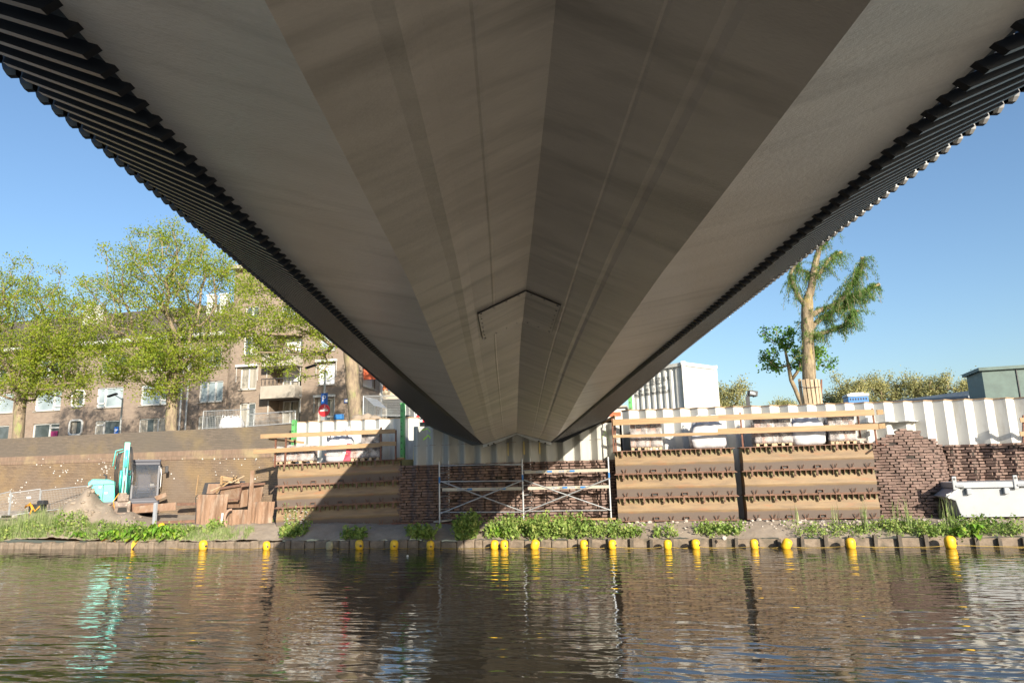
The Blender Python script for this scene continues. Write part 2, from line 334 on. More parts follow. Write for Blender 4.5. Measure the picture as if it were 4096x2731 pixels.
def watermat():
    m = bpy.data.materials.new('canal_water'); m.use_nodes = True; t = m.node_tree; b = t.nodes['Principled BSDF']
    b.inputs['Base Color'].default_value = (.036, .030, .021, 1); b.inputs['Roughness'].default_value = .035; b.inputs['IOR'].default_value = 1.333; b.inputs['Specular IOR Level'].default_value = .9
    tc = t.nodes.new('ShaderNodeTexCoord')
    def nz(sc, st, rot, de=3, dist=0):
        mp = t.nodes.new('ShaderNodeMapping'); mp.inputs['Scale'].default_value = st; mp.inputs['Rotation'].default_value = (0, 0, rot); t.links.new(tc.outputs['Object'], mp.inputs[0])
        n = t.nodes.new('ShaderNodeTexNoise'); n.inputs['Scale'].default_value = sc; n.inputs['Detail'].default_value = de; n.inputs['Roughness'].default_value = .5; n.inputs['Distortion'].default_value = dist
        t.links.new(mp.outputs[0], n.inputs[0]); return n.outputs['Fac']
    def bump(h, k, dist, prev=None):
        bp = t.nodes.new('ShaderNodeBump'); bp.inputs['Strength'].default_value = k; bp.inputs['Distance'].default_value = dist; t.links.new(h, bp.inputs['Height'])
        if prev: t.links.new(prev, bp.inputs['Normal'])
        return bp.outputs[0]
    def mul(a, l, h, sc, st):
        r = t.nodes.new('ShaderNodeMapRange'); r.inputs[1].default_value = .38; r.inputs[2].default_value = .62; r.inputs[3].default_value = l; r.inputs[4].default_value = h; t.links.new(nz(sc, st, .3, 2), r.inputs[0])
        m_ = t.nodes.new('ShaderNodeMath'); m_.operation = 'MULTIPLY'; t.links.new(a, m_.inputs[0]); t.links.new(r.outputs[0], m_.inputs[1]); return m_.outputs[0]
    n1 = bump(mul(nz(1.0, (1.15, 3.3, 1), .12, 1, .5), .45, 1.25, .16, (1, 1, 1)), 1, .026)
    n2 = bump(mul(nz(1.0, (3.4, 9.0, 1), -.2, 1, .4), .3, 1.3, .3, (1, 1.4, 1)), 1, .0058, n1)
    n3 = n2
    t.links.new(n3, b.inputs['Normal']); return m
K['water'] = watermat()

# ================================================================= SETTING
WZ = .2                                                # level of the water
g = MB(); g.quad((-260, -160, WZ), (260, -160, WZ), (260, 20.6, WZ), (-260, 20.6, WZ))
g.build('water', K['water'], local=True, kind='structure')
g = MB(); g.box((0, -77.5, -.1), (520, 117, 1.3)); g.build('ground', K['concrete'], local=True, kind='structure')      # the bank behind the camera
MOUND = atd(345, 2045, 25.4)
def gz(x, y):
    z = .415 + .345 * min(1, max(0, (y - 20.05) / 1.1)) ** .8
    if x < -8.5: z += min(1, (-8.5 - x) / 2.5) * max(0, y - 21.6) * .15
    if x < -9: z += min(1, (-9 - x) / 2) * .1 * max(0, 1 - abs(y - 21) / 1.2)
    q = ((x - MOUND.x) / 1.9) ** 2 + ((y - MOUND.y) / 1.2) ** 2
    z += 1.0 * exp(-q * 1.3) * (1 + .25 * sin(x * 3.1 + y) + .12 * sin(x * 7 + y * 5))
    n = sin(x * 2.3 + 1.7 * sin(y * 1.9)) * .018 + sin(x * 5.7 + y * 4.1) * .012 + sin(x * 13 + 3 * sin(y * 9)) * .009 + sin(x * 29 + y * 17) * .006
    return z + n
def grid(x0, x1, y0, y1, dx, dy, fn, b):
    nx = int((x1 - x0) / dx); ny = int((y1 - y0) / dy); k = len(b.v)
    for j in range(ny + 1):
        for i in range(nx + 1):
            x = x0 + (x1 - x0) * i / nx; y = y0 + (y1 - y0) * j / ny; b.v.append((x, y, fn(x, y)))
    for j in range(ny):
        for i in range(nx):
            a = k + j * (nx + 1) + i; b.f.append((a, a + 1, a + nx + 2, a + nx + 1)); b.mi.append(0)
g = MB(); grid(-38, 26, 20.0, 29, .09, .09, lambda x, y: gz(x, y) + U(-.008, .008), g)
g.build('bank_ground', K['earth'], local=True, kind='structure', smooth=True)
QA = atd(1178, 1698, 25.6); QB = atd(0, 1755, 31.2)                      # top of the brick quay
QD = Vector((QB.x - QA.x, QB.y - QA.y, 0)).normalized(); QE = QA + QD * 60
g = MB(); g.add([(QA.x, 23.45, 4.0), (QA.x, QA.y + .3, 4.0), (QE.x, QE.y + .3, 4.0), (QE.x, 900, 4.0), (700, 900, 4.0), (700, 23.45, 4.0)], [(0, 5, 4, 3, 2, 1)])
g.build('street', K['asphalt'], local=True, kind='structure')

# ----------------------------------------------------------------- brick quay on the left
qn = Vector((QD.y, -QD.x, 0));
if qn.y > 0: qn = -qn
prof = [(0, 4.42, 0), (0, 3.55, 0), (.05, 3.50, 1), (.07, 3.22, 1), (.06, 3.18, 2), (.42, .2, 2)]
quay = thing('quay_wall', 'old leaning brown brick quay wall with dark parapet, behind the turquoise excavator', 'wall', (QA.x, QA.y, .3))
LQ = 62
def qstrip(name, pts, mat, depth=0, z0=None):
    b = MB(); uv = []; n = 60; acc = 0
    for j, (o, z) in enumerate(pts):
        if j: acc += sqrt((o - pts[j - 1][0]) ** 2 + (z - pts[j - 1][1]) ** 2)
        for i in range(n + 1):
            s = LQ * i / n; p = QA + QD * s + qn * o; top = QA.z + (QB.z - QA.z) * min(s / (QB - QA).length, 1.3)
            b.v.append((p.x, p.y, z + (top - 4.42))); uv.append((s, -acc))
    for j in range(len(pts) - 1):
        for i in range(n): a = j * (n + 1) + i; b.f.append((a, a + 1, a + n + 2, a + n + 1)); b.mi.append(0)
    return b.build(name, mat, quay, uv=uv)
qstrip('parapet', [(-.45, 4.42), (0, 4.42), (.01, 3.60)], K['quaytop'])
qstrip('string_course', [(.01, 3.60), (.06, 3.56), (.075, 3.26), (.05, 3.22)], K['quayband'])
qstrip('wall_face', [(.05, 3.22), (.46, .1)], K['quay'])
b = MB()
for cu, cv, n_, sp in ((45, 1985, 30, 20), (190, 1862, 8, 24), (255, 1870, 8, 22), (425, 1875, 22, 18), (100, 1950, 8, 24), (300, 1870, 12, 120), (700, 1910, 20, 170), (960, 1900, 12, 80), (860, 1830, 6, 150)):
    for _ in range(n_):
        u, v = random.gauss(cu, sp * .7), random.gauss(cv, sp * .8)
        p = atp(u, max(v, 1835), QA + qn * .2, qn); f = max(0, min(1, (3.22 - p.z) / 3.1)); p = atp(u, max(v, 1835), QA + qn * (.06 + .40 * f), qn); r = U(.012, .036)
        if p.x > QA.x - .2: continue
        b.lathe([(r, -.004), (r * .9, .008), (r * .4, .012)], p, 6, qn)
b.build('lime_spots', K['white'], quay)

# ----------------------------------------------------------------- sheet piling
def zig(x, y0, per=.55, amp=.235, x0=0):
    t = ((x - x0) / per) % 1.0; return y0 + amp * (abs(t - .5) * 2 - .5)     # ridge (nearest) at t = .5
def zigpts(xa, xb, y0, per=.55, amp=.235, x0=0, flat=.09):
    """plan polyline of the piling: slanted webs with small flats at pans"""
    pts = []; k = math.floor((xa - x0) / per) - 1
    while x0 + k * per < xb + per:
        b = x0 + k * per
        for t, a in ((-flat / 2, .5), (flat / 2, .5), (.5 - flat / 2, -.5), (.5 + flat / 2, -.5)): pts.append((b + t * per, y0 + a * amp))
        k += 1
    out = []
    def yat(x):
        for (ax, ay), (bx, by) in zip(pts, pts[1:]):
            if ax <= x <= bx: return ay + (by - ay) * (x - ax) / max(1e-6, bx - ax)
    out.append((xa, yat(xa))); out += [p for p in pts if xa < p[0] < xb]; out.append((xb, yat(xb)))
    return out
def pilewall(name, label, xa, xb, y0, zb, zt, mat, x0, coping=True, per=.55):
    P = zigpts(xa, xb, y0, x0=x0, per=per)
    th = thing(name, label, 'retaining wall', ((xa + xb) / 2, y0, 0))
    b = MB()
    fz = (zb if callable(zb) else (lambda x: zb)); ft = (zt if callable(zt) else (lambda x: zt))
    T = .03
    sec = [[(x, y, fz(x)), (x, y, ft(x)), (x, y + T, ft(x)), (x, y + T, fz(x))] for x, y in P]
    b.sweep(sec, closed=True, cap=True)
    o = b.build('piling', mat, th); return th, P, ft
def coping(th, P, ft, mat=None, name='coping_board', t=.028, front=.03, back=.34, y0=0, amp=.235):
    b = MB(); sec = []
    for x, y in P:
        yf = y - front if True else y
        sec.append([(x, yf, ft(x) + .003), (x, yf, ft(x) + t), (x, y0 + back, ft(x) + t), (x, y0 + back, ft(x) + .003)])
    b.sweep(sec, closed=True, cap=True); b.build(name, mat or K['plank_dark'], th)
YL, YC, YR = 23.0, 22.0, 22.95
XL0 = atY(1180, 1690, YL).x; XL1 = atY(1648, 1690, YL).x + .25
XC0 = atY(1652, 1800, YC).x; XC1 = atY(2478, 1700, YC).x
XR0 = atY(2482, 1640, YR).x; XR1 = atY(4096, 1600, YR).x + 6
def ztL(x): return atY(1180, 1690, YL).z + (atY(1640, 1672, YL).z - atY(1180, 1690, YL).z) * (x - XL0) / (XL1 - .25 - XL0)
zr0 = atY(2482, 1643, YR).z; zr1 = atY(4090, 1592, YR).z
def ztR(x): return zr0 + (zr1 - zr0) * (x - XR0) / (XR1 - 6 - XR0)
wl, PL_, _ = pilewall('sheet_pile_wall', 'bright white folded sheet piling behind the torn printed bag, next to the brick quay', XL0, XL1, YL, .4, ztL, K['white_pile'], XL0 + .37)
coping(wl, PL_, ztL, y0=YL, back=.16)
wc, PC_, _ = pilewall('sheet_pile_wall', 'grey folded sheet piling directly under the end of the bridge', XC0, XC1, YC, 2.62, lambda x: 3.93 - .02 * (x - XC0), K['grey_pile'], atY(1735, 1800, YC).x - .275)
wr, PR_, _ = pilewall('sheet_pile_wall', 'long white folded sheet piling with board on top, running below the willow', XR0, XR1, YR, lambda x: .5, ztR, K['white_pile'], XR0 + .02)
coping(wr, PR_, ztR, y0=YR, back=.2)
# seam of the piling and yellow sealant, lime arrows sprayed
b = MB()
for x, y in PC_[1:-1]: b.box((x, y - .006, 3.28), (.16, .012, .008), m=0)
b.build('weld_seam', K['rustpost'], wc)
b = MB()
for k, (u, v) in enumerate(((2028, 1796), (2092, 1790), (2155, 1788), (1648, 1815))):
    p = atY(u, v, YC - .1); yy = [y for x, y in zip([q[0] for q in PC_], [q[1] for q in PC_]) if abs(x - p.x) < .3]
    b.box((p.x, YC + .08, p.z), (.03, .05, .42), jit=.008)
b.build('sealant', M('yellow_foam', (.62, .50, .20), rough=.9), wc)
def onpile(x, y0, x0, off=.006, per=.55, amp=.235, flat=.09):
    t = ((x - x0) / per) % 1.0; h = flat / 2
    if t < h or t > 1 - h: a = .5
    elif .5 - h <= t <= .5 + h: a = -.5
    elif t < .5: a = .5 - (t - h) / (.5 - 2 * h)
    else: a = -.5 + (t - .5 - h) / (.5 - 2 * h)
    return y0 + a * amp - off
x0c = atY(1735, 1800, YC).x - .275
def spray(pts, wd, par):
    b = MB(); n = 14
    for (ua, va), (ub, vb) in zip(pts, pts[1:]):
        A = atY(ua, va, YC); B = atY(ub, vb, YC); sec = []
        for i in range(n + 1):
            x = A.x + (B.x - A.x) * i / n; z = A.z + (B.z - A.z) * i / n; y = onpile(x, YC, x0c)
            sec.append([(x, y, z - wd / 2 * U(.8, 1.1)), (x, y, z + wd / 2 * U(.8, 1.1))])
        b.sweep(sec)
    b.build('sprayed_arrow', K['lime'], par)
spray([(1688, 1720), (1706, 1712), (1723, 1728)], .03, wc); spray([(1692, 1758), (1708, 1739), (1724, 1752)], .05, wc)
spray([(2408, 1752), (2420, 1722), (2438, 1765)], .02, wc)

# ----------------------------------------------------------------- brick courses moulded on the piling
def bricks(b, xa, xb, zb, zt, fy, tilt=None, bw=.235, bh=.088, gap=.026, jit=.006, dep=.10, drop=.004, zoff=None):
    zoff = zoff or (lambda x: 0)
    n = int((zt - zb) / bh)
    for r in range(n):
        x = xa + (bw / 2 if r % 2 else 0) - U(0, .05)
        while x < xb:
            w_ = bw * U(.85, 1.1); xc = x + w_ / 2
            if xc > xb: break
            z = zb + (r + .5) * bh
            if xc >= xa and R() > drop:
                y0_, y1_ = fy(xc - w_ * .4, z), fy(xc + w_ * .4, z)
                if y0_ is not None and y1_ is not None:
                    rot = Matrix.Rotation(atan2(y1_ - y0_, w_ * .8) + U(-.03, .03), 3, 'Z') @ Matrix.Rotation(U(-.03, .03), 3, 'Y')
                    L = sqrt((w_) ** 2 + (y1_ - y0_) ** 2)
                    b.box((xc, (y0_ + y1_) / 2 + dep / 2 + U(-.014, .014) - (U(.01, .05) if R() < .03 else 0), z + zoff(xc) + U(-.004, .004)), (L - gap, dep, bh - gap), rot, jit=jit)
            x += w_
XB0 = atY(1590, 1900, YC).x - .3; XB1 = XC1 + .1; 
bw_ = thing('brick_wall', 'dark zigzag brick wall behind the scaffold under the bridge', 'wall', ((XB0 + XB1) / 2, YC, .5))
b = MB(); bricks(b, XB0, XB1, .45, 2.68, lambda x, z: onpile(x, YC, x0c, .10)); b.build('brickwork', K['brick_obj'], bw_)
b = MB(); P = zigpts(XB0, XB1, YC + .02, x0=x0c); b.sweep([[(x, y, .3), (x, y, 2.64)] for x, y in P])
b.build('mortar_bed', K['mortar'], bw_)
# far right
XD0 = atY(3792, 1900, YR).x
x0r = XR0 + .02
bw2 = thing('brick_wall', 'zigzag brick facing under the white piling, behind the grey skip', 'wall', (XD0 + 3, YR, .5))
b = MB(); bricks(b, XD0 - .1, XR1, .45, atY(3860, 1775, YR - .1).z, lambda x, z: onpile(x, YR, x0r, .10), bh=.084); b.build('brickwork', K['brick_obj'], bw2)
b = MB(); P = zigpts(XD0 - .1, XR1, YR - .03, x0=x0r); b.sweep([[(x, y, .3), (x, y, atY(3860, 1782, YR).z)] for x, y in P]); b.build('mortar_bed', K['mortar'], bw2)
# the bulging mass
YM = 21.95
XM0 = atY(3500, 1900, YM).x; XM1 = atY(3800, 1900, YM).x
ztop = lambda x: 2.0
def mtop(x):
    t = (x - XM0) / (XM1 - XM0)
    for (a, za), (c_, zc) in zip(MT, MT[1:]):
        if a <= t <= c_: return za + (zc - za) * (t - a) / (c_ - a)
    return MT[-1][1] if t > 1 else MT[0][1]
MT = [(0, atY(3515, 1770, YM + .3).z), (.28, atY(3590, 1730, YM + .3).z), (.5, atY(3660, 1702, YM + .3).z), (.72, atY(3716, 1722, YM + .2).z), (1.0, atY(3792, 1768, YM + .1).z)]
def massy(x, z):
    t = (x - XM0) / (XM1 - XM0)
    if z > mtop(x): return None
    y = YM + .12 * (t - .5) ** 2 * 4 - .06 * sin(pi * min(1, max(0, (z - .5) / 2.2))) + max(0, z - 2.1) ** 2 * .22
    y += .02 * sin(x * 9 + z * 4)
    if t > .90: y += (t - .90) * 3.2
    return y
bw3 = thing('brick_wall', 'rounded bulging mass of loose brown bricks between the steel panels and the grey skip', 'wall', ((XM0 + XM1) / 2, YM, .5))
b = MB(); bricks(b, XM0, XM1 + .28, .5, 3.75, massy, bw=.235, bh=.080, jit=.010, gap=.020, dep=.13, drop=.012); b.build('brickwork', K['brick_obj'], bw3)
b = MB()
n = 26; zz = [.3 + 3.4 * j / 30 for j in range(31)]
for i in range(n):
    for j in range(30):
        x = XM0 + (XM1 + .25 - XM0) * i / n; x2 = XM0 + (XM1 + .25 - XM0) * (i + 1) / n
        q = [massy(a, c) for a, c in ((x, zz[j]), (x2, zz[j]), (x2, zz[j + 1]), (x, zz[j + 1]))]
        if None in q: continue
        b.quad((x, q[0] + .05, zz[j]), (x2, q[1] + .05, zz[j]), (x2, q[2] + .05, zz[j + 1]), (x, q[3] + .05, zz[j + 1]))
b.build('mortar_bed', K['mortar'], bw3)
# lower edge slab casting the shadow on the mass
b = MB(); xa = atY(3395, 1690, YR - .5).x; xb = atY(3700, 1690, YR - .5).x; zc = atY(3600, 1684, YR - .6).z
P = zigpts(xa, xb, YR - .30, x0=x0r)
b.sweep([[(x, y, zc), (x, y, zc + .02), (x, YR + .1, zc + .02), (x, YR + .1, zc)] for x, y in P], closed=True, cap=True)
b.build('ledge_plate', K['white_pile'], wr)

# ----------------------------------------------------------------- timber and stone edge of the bank
rv = thing('bank_edging', 'weathered timber and stone edging where the bank meets the canal', 'edging', (0, 20.0, 0))
b = MB(); x = -34
while x < -2.2:
    w_ = U(.2, .5); b.cbox((x + w_ / 2, 20.04 + U(-.02, .03), .21 + U(-.03, .03)), (w_ - .015, .22, .40 + U(-.05, .05)), .05, Matrix.Rotation(U(-.03, .03), 3, 'Y')); x += w_
b.build('stone_blocks', K['kerb'], rv, smooth=False)
x = -2.2; i = 0
while x < 22:
    sp = U(.52, .62); b = MB(); b.box((x + sp / 2, 19.97 + U(-.01, .01), .21 + U(-.02, .02)), (sp - .01, .06, .40), jit=.006); b.build('edge_board', K['kerb'], rv)
    h = .44 + U(-.05, .06); b = MB(); b.box((x, 19.88, h / 2 - .15), (.085, .13, h + .3), Matrix.Rotation(U(-.04, .04), 3, 'Y'), jit=.006); b.build('edge_post', K['kerbpost'], rv)
    x += sp

# ================================================================= THE BRIDGE
OFF = RIGHT * .13
br = thing('footbridge', 'grey footbridge with folded underside and black bar railings, seen from below', 'bridge', (OFF.x, OFF.y, 0), PHI)
def lin(tab, s):
    if s <= tab[0][0]: return tab[0][1]
    for (a, va), (c_, vc) in zip(tab, tab[1:]):
        if s <= c_: return va + (vc - va) * (s - a) / (c_ - a)
    return tab[-1][1]
def edge(s): return 1.10, CAMZ + .925 + .30 * exp(-max(s, .7) / 1.2) + .025 * max(0, s) / 22
def fold(s):
    t = min(1, max(0, .06 * (s - 2.9))) ; t = t * t * (3 - 2 * t) * .3 + t * .7
    we, he = edge(s); h0 = .835; return .55 + (we - .012 - .55) * t, CAMZ + h0 + (he - CAMZ - .004 - h0) * t
WT = [(-20, 1.45), (1.7, 1.49), (4, 1.56), (7.3, 1.72), (11.6, 2.0), (18, 2.45), (22, 2.85), (24, 2.95)]
def tip(s):
    w_ = lin(WT, s); we, he = edge(s); return w_, CAMZ + .655 + .33 * w_
def keel(s): return CAMZ + 1.07 + .009 * max(0, s)
b = MB(); secs = []; N = 190; s0, s1 = -19.5, 22.55; uv = []
def crosssec(s):
    we, he = edge(s); wf, hf = fold(s); k = keel(s)
    def mid(t, dz=0): return (wf * t, k + (hf - k) * t + dz)
    L = [(-we, he), (-(we * .55 + wf * .45), he * .55 + hf * .45 ), (-wf, hf), (-mid(.70)[0], mid(.70)[1]), (-mid(.62)[0], mid(.62)[1] - .008), (-mid(.54)[0], mid(.54)[1] - .0005), (-mid(.36)[0], mid(.36)[1]), (-mid(.345)[0], mid(.345)[1] - .0035), (-mid(.33)[0], mid(.33)[1]), (0, k),
         (mid(.40)[0], mid(.40)[1]), (mid(.415)[0], mid(.415)[1] + .004), (mid(.43)[0], mid(.43)[1]), (mid(.60)[0], mid(.60)[1]), (mid(.64)[0], mid(.64)[1] + .007), (mid(.67)[0], mid(.67)[1] - .002), (wf, hf), (we * .55 + wf * .45, he * .55 + hf * .45), (we, he)]
    return L
def sskew(s, x): return s
for i in range(N + 1):
    s = s0 + (s1 - s0) * i / N
    secs.append([(x, s - .216 * x * max(0, (s - 16) / 6.5), z) for x, z in crosssec(s)])
b.sweep(secs)
for j, f in enumerate(b.f):
    k = j % 18
    if k < 2 or k > 15: b.mi[j] = 1  # outer flanks take the brightened copy
b.build('soffit', [K['soffit'], K['soffit_pale']], br, local=True)
# side panels rising above the bars, and the deck
for sd in (-1, 1):
    b = MB(); sec = []
    for i in range(60):
        s = s0 + (22.5 - s0) * i / 59; we, he = edge(s); wt, ht = tip(s)
        sec.append([(sd * (we - .004), s, he + .004), (sd * (we + .05), s, he + .10), (sd * (we + .24), s, he + .20), (sd * (we + .24), s, he + .225)])
    b.sweep(sec); b.build('side_panel', K['deck'], br, local=True)
b = MB(); sec = []
for i in range(60):
    s = s0 + (23.3 - s0) * i / 59; wt, ht = tip(s); w_ = wt - .05
    sec.append([(-w_, s, ht + .16), (w_, s, ht + .16), (w_, s, ht + .26), (-w_, s, ht + .26)])
b.sweep(sec, closed=True, cap=True); b.build('deck', K['deck'], br, local=True)
# rounded black bars: sloping arm + upright, one child each for the 100 that show largest
SP = .0727
def bar_bm(b, s, sd):
    we, he = edge(s); wt, ht = tip(s)
    arm = [(sd * (we - .022), s, he - .006), (sd * (we + .01), s, he - .026), (sd * (wt - .02), s, ht - .022)]
    b.cbox_bar((sd * (wt + .012), s, ht - .018), (sd * (wt + .46), s, ht + 1.38), .024, .036)
    # flat bar section .020 (along) x .045
    ths = [.012, .036, .036]; sec = []
    P = [Vector(p) for p in arm]
    for i, p in enumerate(P):
        d = (P[min(i + 1, len(P) - 1)] - P[max(i - 1, 0)]).normalized(); n_ = Vector((-d.z * sd, 0, d.x * sd)); n_ = Vector((d.z, 0, -d.x))
        if i < 3 and n_.z < 0: n_ = -n_
        t = ths[i] / 2; h = .0105
        if sd * n_.x > 0 and i >= 4: n_ = -n_
        sec.append([p - n_ * t * .3 + Vector((0, -h, 0)), p - n_ * t * .3 + Vector((0, h, 0)), p + n_ * t * 1.7 + Vector((0, h, 0)), p + n_ * t * 1.7 + Vector((0, -h, 0))])
    b.sweep(sec, closed=True, cap=True)
for sd in (-1, 1):
    rest = MB(); s = -19.2; k = 0
    while s < 22.3:
        if 1.0 <= s and k < 50:
            b = MB(); bar_bm(b, s, sd); b.build('railing_bar', K['black'], br, local=True); k += 1
        else: bar_bm(rest, s, sd)
        s += SP
    rest.build('far_railing_bars', K['black'], br, local=True, kind='stuff')
    b = MB(); b.tube([(sd * (tip(s)[0] + .465), s, tip(s)[1] + 1.40) for s in [s0 + (22.4 - s0) * i / 40 for i in range(41)]], .03, 8); b.build('handrail', K['black'], br, local=True)
    b = MB(); b.tube([(sd * (tip(s)[0] + .0), s, tip(s)[1] + .055) for s in [s0 + (22.4 - s0) * i / 40 for i in range(41)]], .016, 6); b.build('lower_rail', K['black'], br, local=True)
    # dark closing plate at the abutment
    b = MB(); s = 22.15; we, he = edge(s); wt, ht = tip(s)
    dy = lambda x: -.216 * sd * x * 1.0
    poly = [(we - .02, he - .012), (we + .35, he - .035), (wt * .55 + we * .45, (he + ht) / 2 - .075), (wt, ht - .03), (wt, ht + .3), (we, he + .2)]
    A = [(sd * x, s + dy(x), z) for x, z in poly]; b.prism(A, (0, 0, 0), (0, .06, 0)); b.build('closing_plate', K['black'], br, local=True)
# pale end lip with bolts
b = MB(); sec = []
for x, z in crosssec(22.5):
    y = 22.12 - .216 * x
    arch = .05 * max(0, cos((x - .0) / .42 * pi / 2)) if abs(x) < .42 else 0
    sec.append([(x * 1.0, y, z - .012 + arch * 0), (x, y - .05, z - .10 + arch), (x, y + .2, z - .10 + arch), (x, y + .2, z - .012)])
b.sweep(sec, closed=True, cap=True); b.build('end_lip', K['grey_paint'], br, local=True)
for x in (-.92, -.74, .70, .90):
    b = MB(); z = lin([(a, c) for a, c in crosssec(22.5)], x); b.lathe([(.03, 0), (.03, .02), (.012, .03)], (x, 22.05 - .216 * x, z - .09), 10, (0, -.5, -1)); b.build('end_bolt', K['bolt'], br, local=True)
# the hatch: a slightly recessed panel folded along the keel
h0 = (2.95, 3.72)
def soff(x, s): return lin([(a, c) for a, c in crosssec(s)], x)
def hs(u, v):
    r = ray(u, v); o = EYE - OFF; inv = Matrix.Rotation(-PHI, 3, 'Z'); r = inv @ r; o = inv @ o; lo, hi = .5, 60
    for _ in range(50):
        m_ = (lo + hi) / 2; p = o + r * m_
        if p.z > soff(max(-1.09, min(1.09, p.x)), p.y): hi = m_
        else: lo = m_
    p = o + r * lo; return p.x, p.y
hA, hB, hC = hs(1938, 1231), hs(2098, 1184), hs(2258, 1228); hD, hE, hF = hs(2230, 1336), hs(2093, 1306), hs(1952, 1340)
sn = (hA[1] + hC[1]) / 2; sf = (hD[1] + hF[1]) / 2; hx0, hx1 = (hA[0] + hF[0]) / 2, (hC[0] + hD[0]) / 2
hat = MB(); xs = [hx0, hx0 * .5, 0, hx1 * .5, hx1]
sec = [[(x, s, soff(x, s) - dz) for s in (sn, sf) for dz in (.004, .013)] for x in xs]
sec = [[q[0], q[1], q[3], q[2]] for q in sec]
hat.sweep(sec, closed=True, cap=True); ho = hat.build('inspection_hatch', K['soffit'], br, local=True)
b = MB()
for x, x2 in zip(xs, xs[1:]): b.bar((x, sn - .006, soff(x, sn) - .010), (x2, sn - .006, soff(x2, sn) - .010), .004, .008)
b.bar((hx0 - .003, sn, soff(hx0, sn) - .006), (hx0 - .003, sf, soff(hx0, sf) - .006), .003, .008)
b.bar((hx1 + .003, sn, soff(hx1, sn) - .006), (hx1 + .003, sf, soff(hx1, sf) - .006), .002, .008)
b.build('shadow_gap', K['bolt'], ho, local=True)
b = MB()
for x in [hx0 + .02 + (hx1 - hx0 - .04) * i / 6 for i in range(7)]:
    for s in (sn + .02, sf - .02): b.lathe([(.0045, 0), (.004, .004)], (x, s, soff(x, s) - .0135), 8, (0, 0, -1))
for s in [sn + .02 + (sf - sn - .04) * i / 6 for i in range(7)]:
    for x in (hx0 + .015, hx1 - .015): b.lathe([(.0045, 0), (.004, .004)], (x, s, soff(x, s) - .0135), 8, (0, 0, -1))
b.build('hatch_bolts', K['bolt'], ho, local=True)

for o in list(br.children) + list(ho.children):                      # the deck bends very slightly in plan
    for v in o.data.vertices:
        k = min(1, max(0, v.co.y / 7)); v.co.x -= .06 * k * k * (3 - 2 * k)

# ================================================================= STEEL PANELS IN STACKS
def panel_proto(L, h, lbl):
    """hollow steel trough panel; x 0..L, front towards -y, z 0..h"""
    t = thing('steel_trough', lbl, 'steel trough', (0, 0, 0))
    prof = [(.62, .0), (.0, .0), (-.015, .02), (-.10, h * .40), (-.105, h * .44), (-.10, h * .50), (-.02, h * .80), (.0, h * .84), (0, h - .03), (.62, h - .03)]
    b = MB(); b.sweep([[(x, y, z) for y, z in prof] for x in [L * i / 8 for i in range(9)]], closed=True, cap=True); b.build('trough', K['steel'], t)
    b = MB(); b.box((L / 2, .24, h - .014), (L + .10, .80, .022)); b.build('top_flange', K['rust_dark'], t)
    b = MB(); b.box((L / 2, .24, .012), (L + .03, .72, .02))
    n = max(4, int(L / .42))
    for i in range(n): b.box((L * (i + .6) / n, -.125, .012), (.13, .06, .03))
    b.build('bottom_flange', K['rust_dark'], t)
    n = int(L / .145)
    for i in range(n):
        x = L * (i + .5) / n; w_ = .014; lug = i % 4 == 1
        b = MB(); z1 = h - .026
        if lug: b.box((x, -.14, h - .10), (.055, .05, .17), jit=.004); b.lathe([(.02, 0), (.02, .02)], (x, -.17, h - .14), 8, (0, -1, 0))
        else: b.add([(x - w_, -.15, z1), (x + w_, -.15, z1), (x + w_, .0, z1), (x - w_, .0, z1), (x - .004, -.07, h * .78 - .02), (x + .004, -.07, h * .78 - .02), (x + .004, .02, h * .76), (x - .004, .02, h * .76)], [(0,1,2,3),(4,7,6,5),(0,4,5,1),(1,5,6,2),(2,6,7,3),(3,7,4,0)])
        b.build('lug' if lug else 'gusset', K['rust_dark'], t)
    m_ = max(4, int(L / .42))
    for i in range(m_):
        x = L * (i + .6) / m_; b = MB()
        if i in (2, 4) and L > 2.5:
            for dx, dz, sx, sz in ((0, .045, .16, .012), (0, -.035, .16, .012), (-.08, 0, .012, .09), (.08, 0, .012, .09)): b.box((x + dx, -.07, .075 + dz), (sx, .07, sz))
            o = b.build('fork_pocket', K['rust_dark'], t)
            b = MB(); b.box((x, -.042, .078), (.148, .01, .066)); b.build('pocket_opening', K['bolt'], o)  # dark block drawn in place of shade within the fork pocket
        else:
            for sg in (-1, 1): b.bar((x + sg * .025, -.05, .03), (x + sg * .062, -.11, .145), .014, .02)
            b.build('hook_pair', K['rust_dark'], t)
    return t
HP = .70
def stack(name, L, p0, ang, labels, grp):
    pr = panel_proto(L, HP, labels[0]); pr['group'] = grp
    for i in range(3):
        o = pr if i == 0 else dup(pr, label=labels[i])
        o.location = (p0.x + U(-.02, .02), p0.y + U(-.02, .02), p0.z + HP * i); o.rotation_euler = (U(-.004, .004), 0, ang + U(-.004, .004))
        if i == 0: o.location = p0
    return pr
pa = atd(1107, 2118, 23.1); pb = atd(1603, 2092, 23.3)
L1 = (pb - pa).length; a1 = atan2(pb.y - pa.y, pb.x - pa.x)
tiltL = math.asin((pb.z - pa.z) / L1)
st = 'stacked rusty steel pieces, three high on the bank'
pr = stack('a', L1, pa, a1, ['bottom steel trough of the left stack, with grey dirt along its foot', 'middle steel trough of the left stack, half in the bridge shade', 'top steel trough of the left stack, carrying the torn printed bag'], st)
for o in [x for x in C.objects if x.name.startswith('steel_trough') and x.parent is None]: o.rotation_euler[1] = -tiltL
pc = atd(2474, 2085, 21.3); pd = atd(2955, 2077, 20.75)
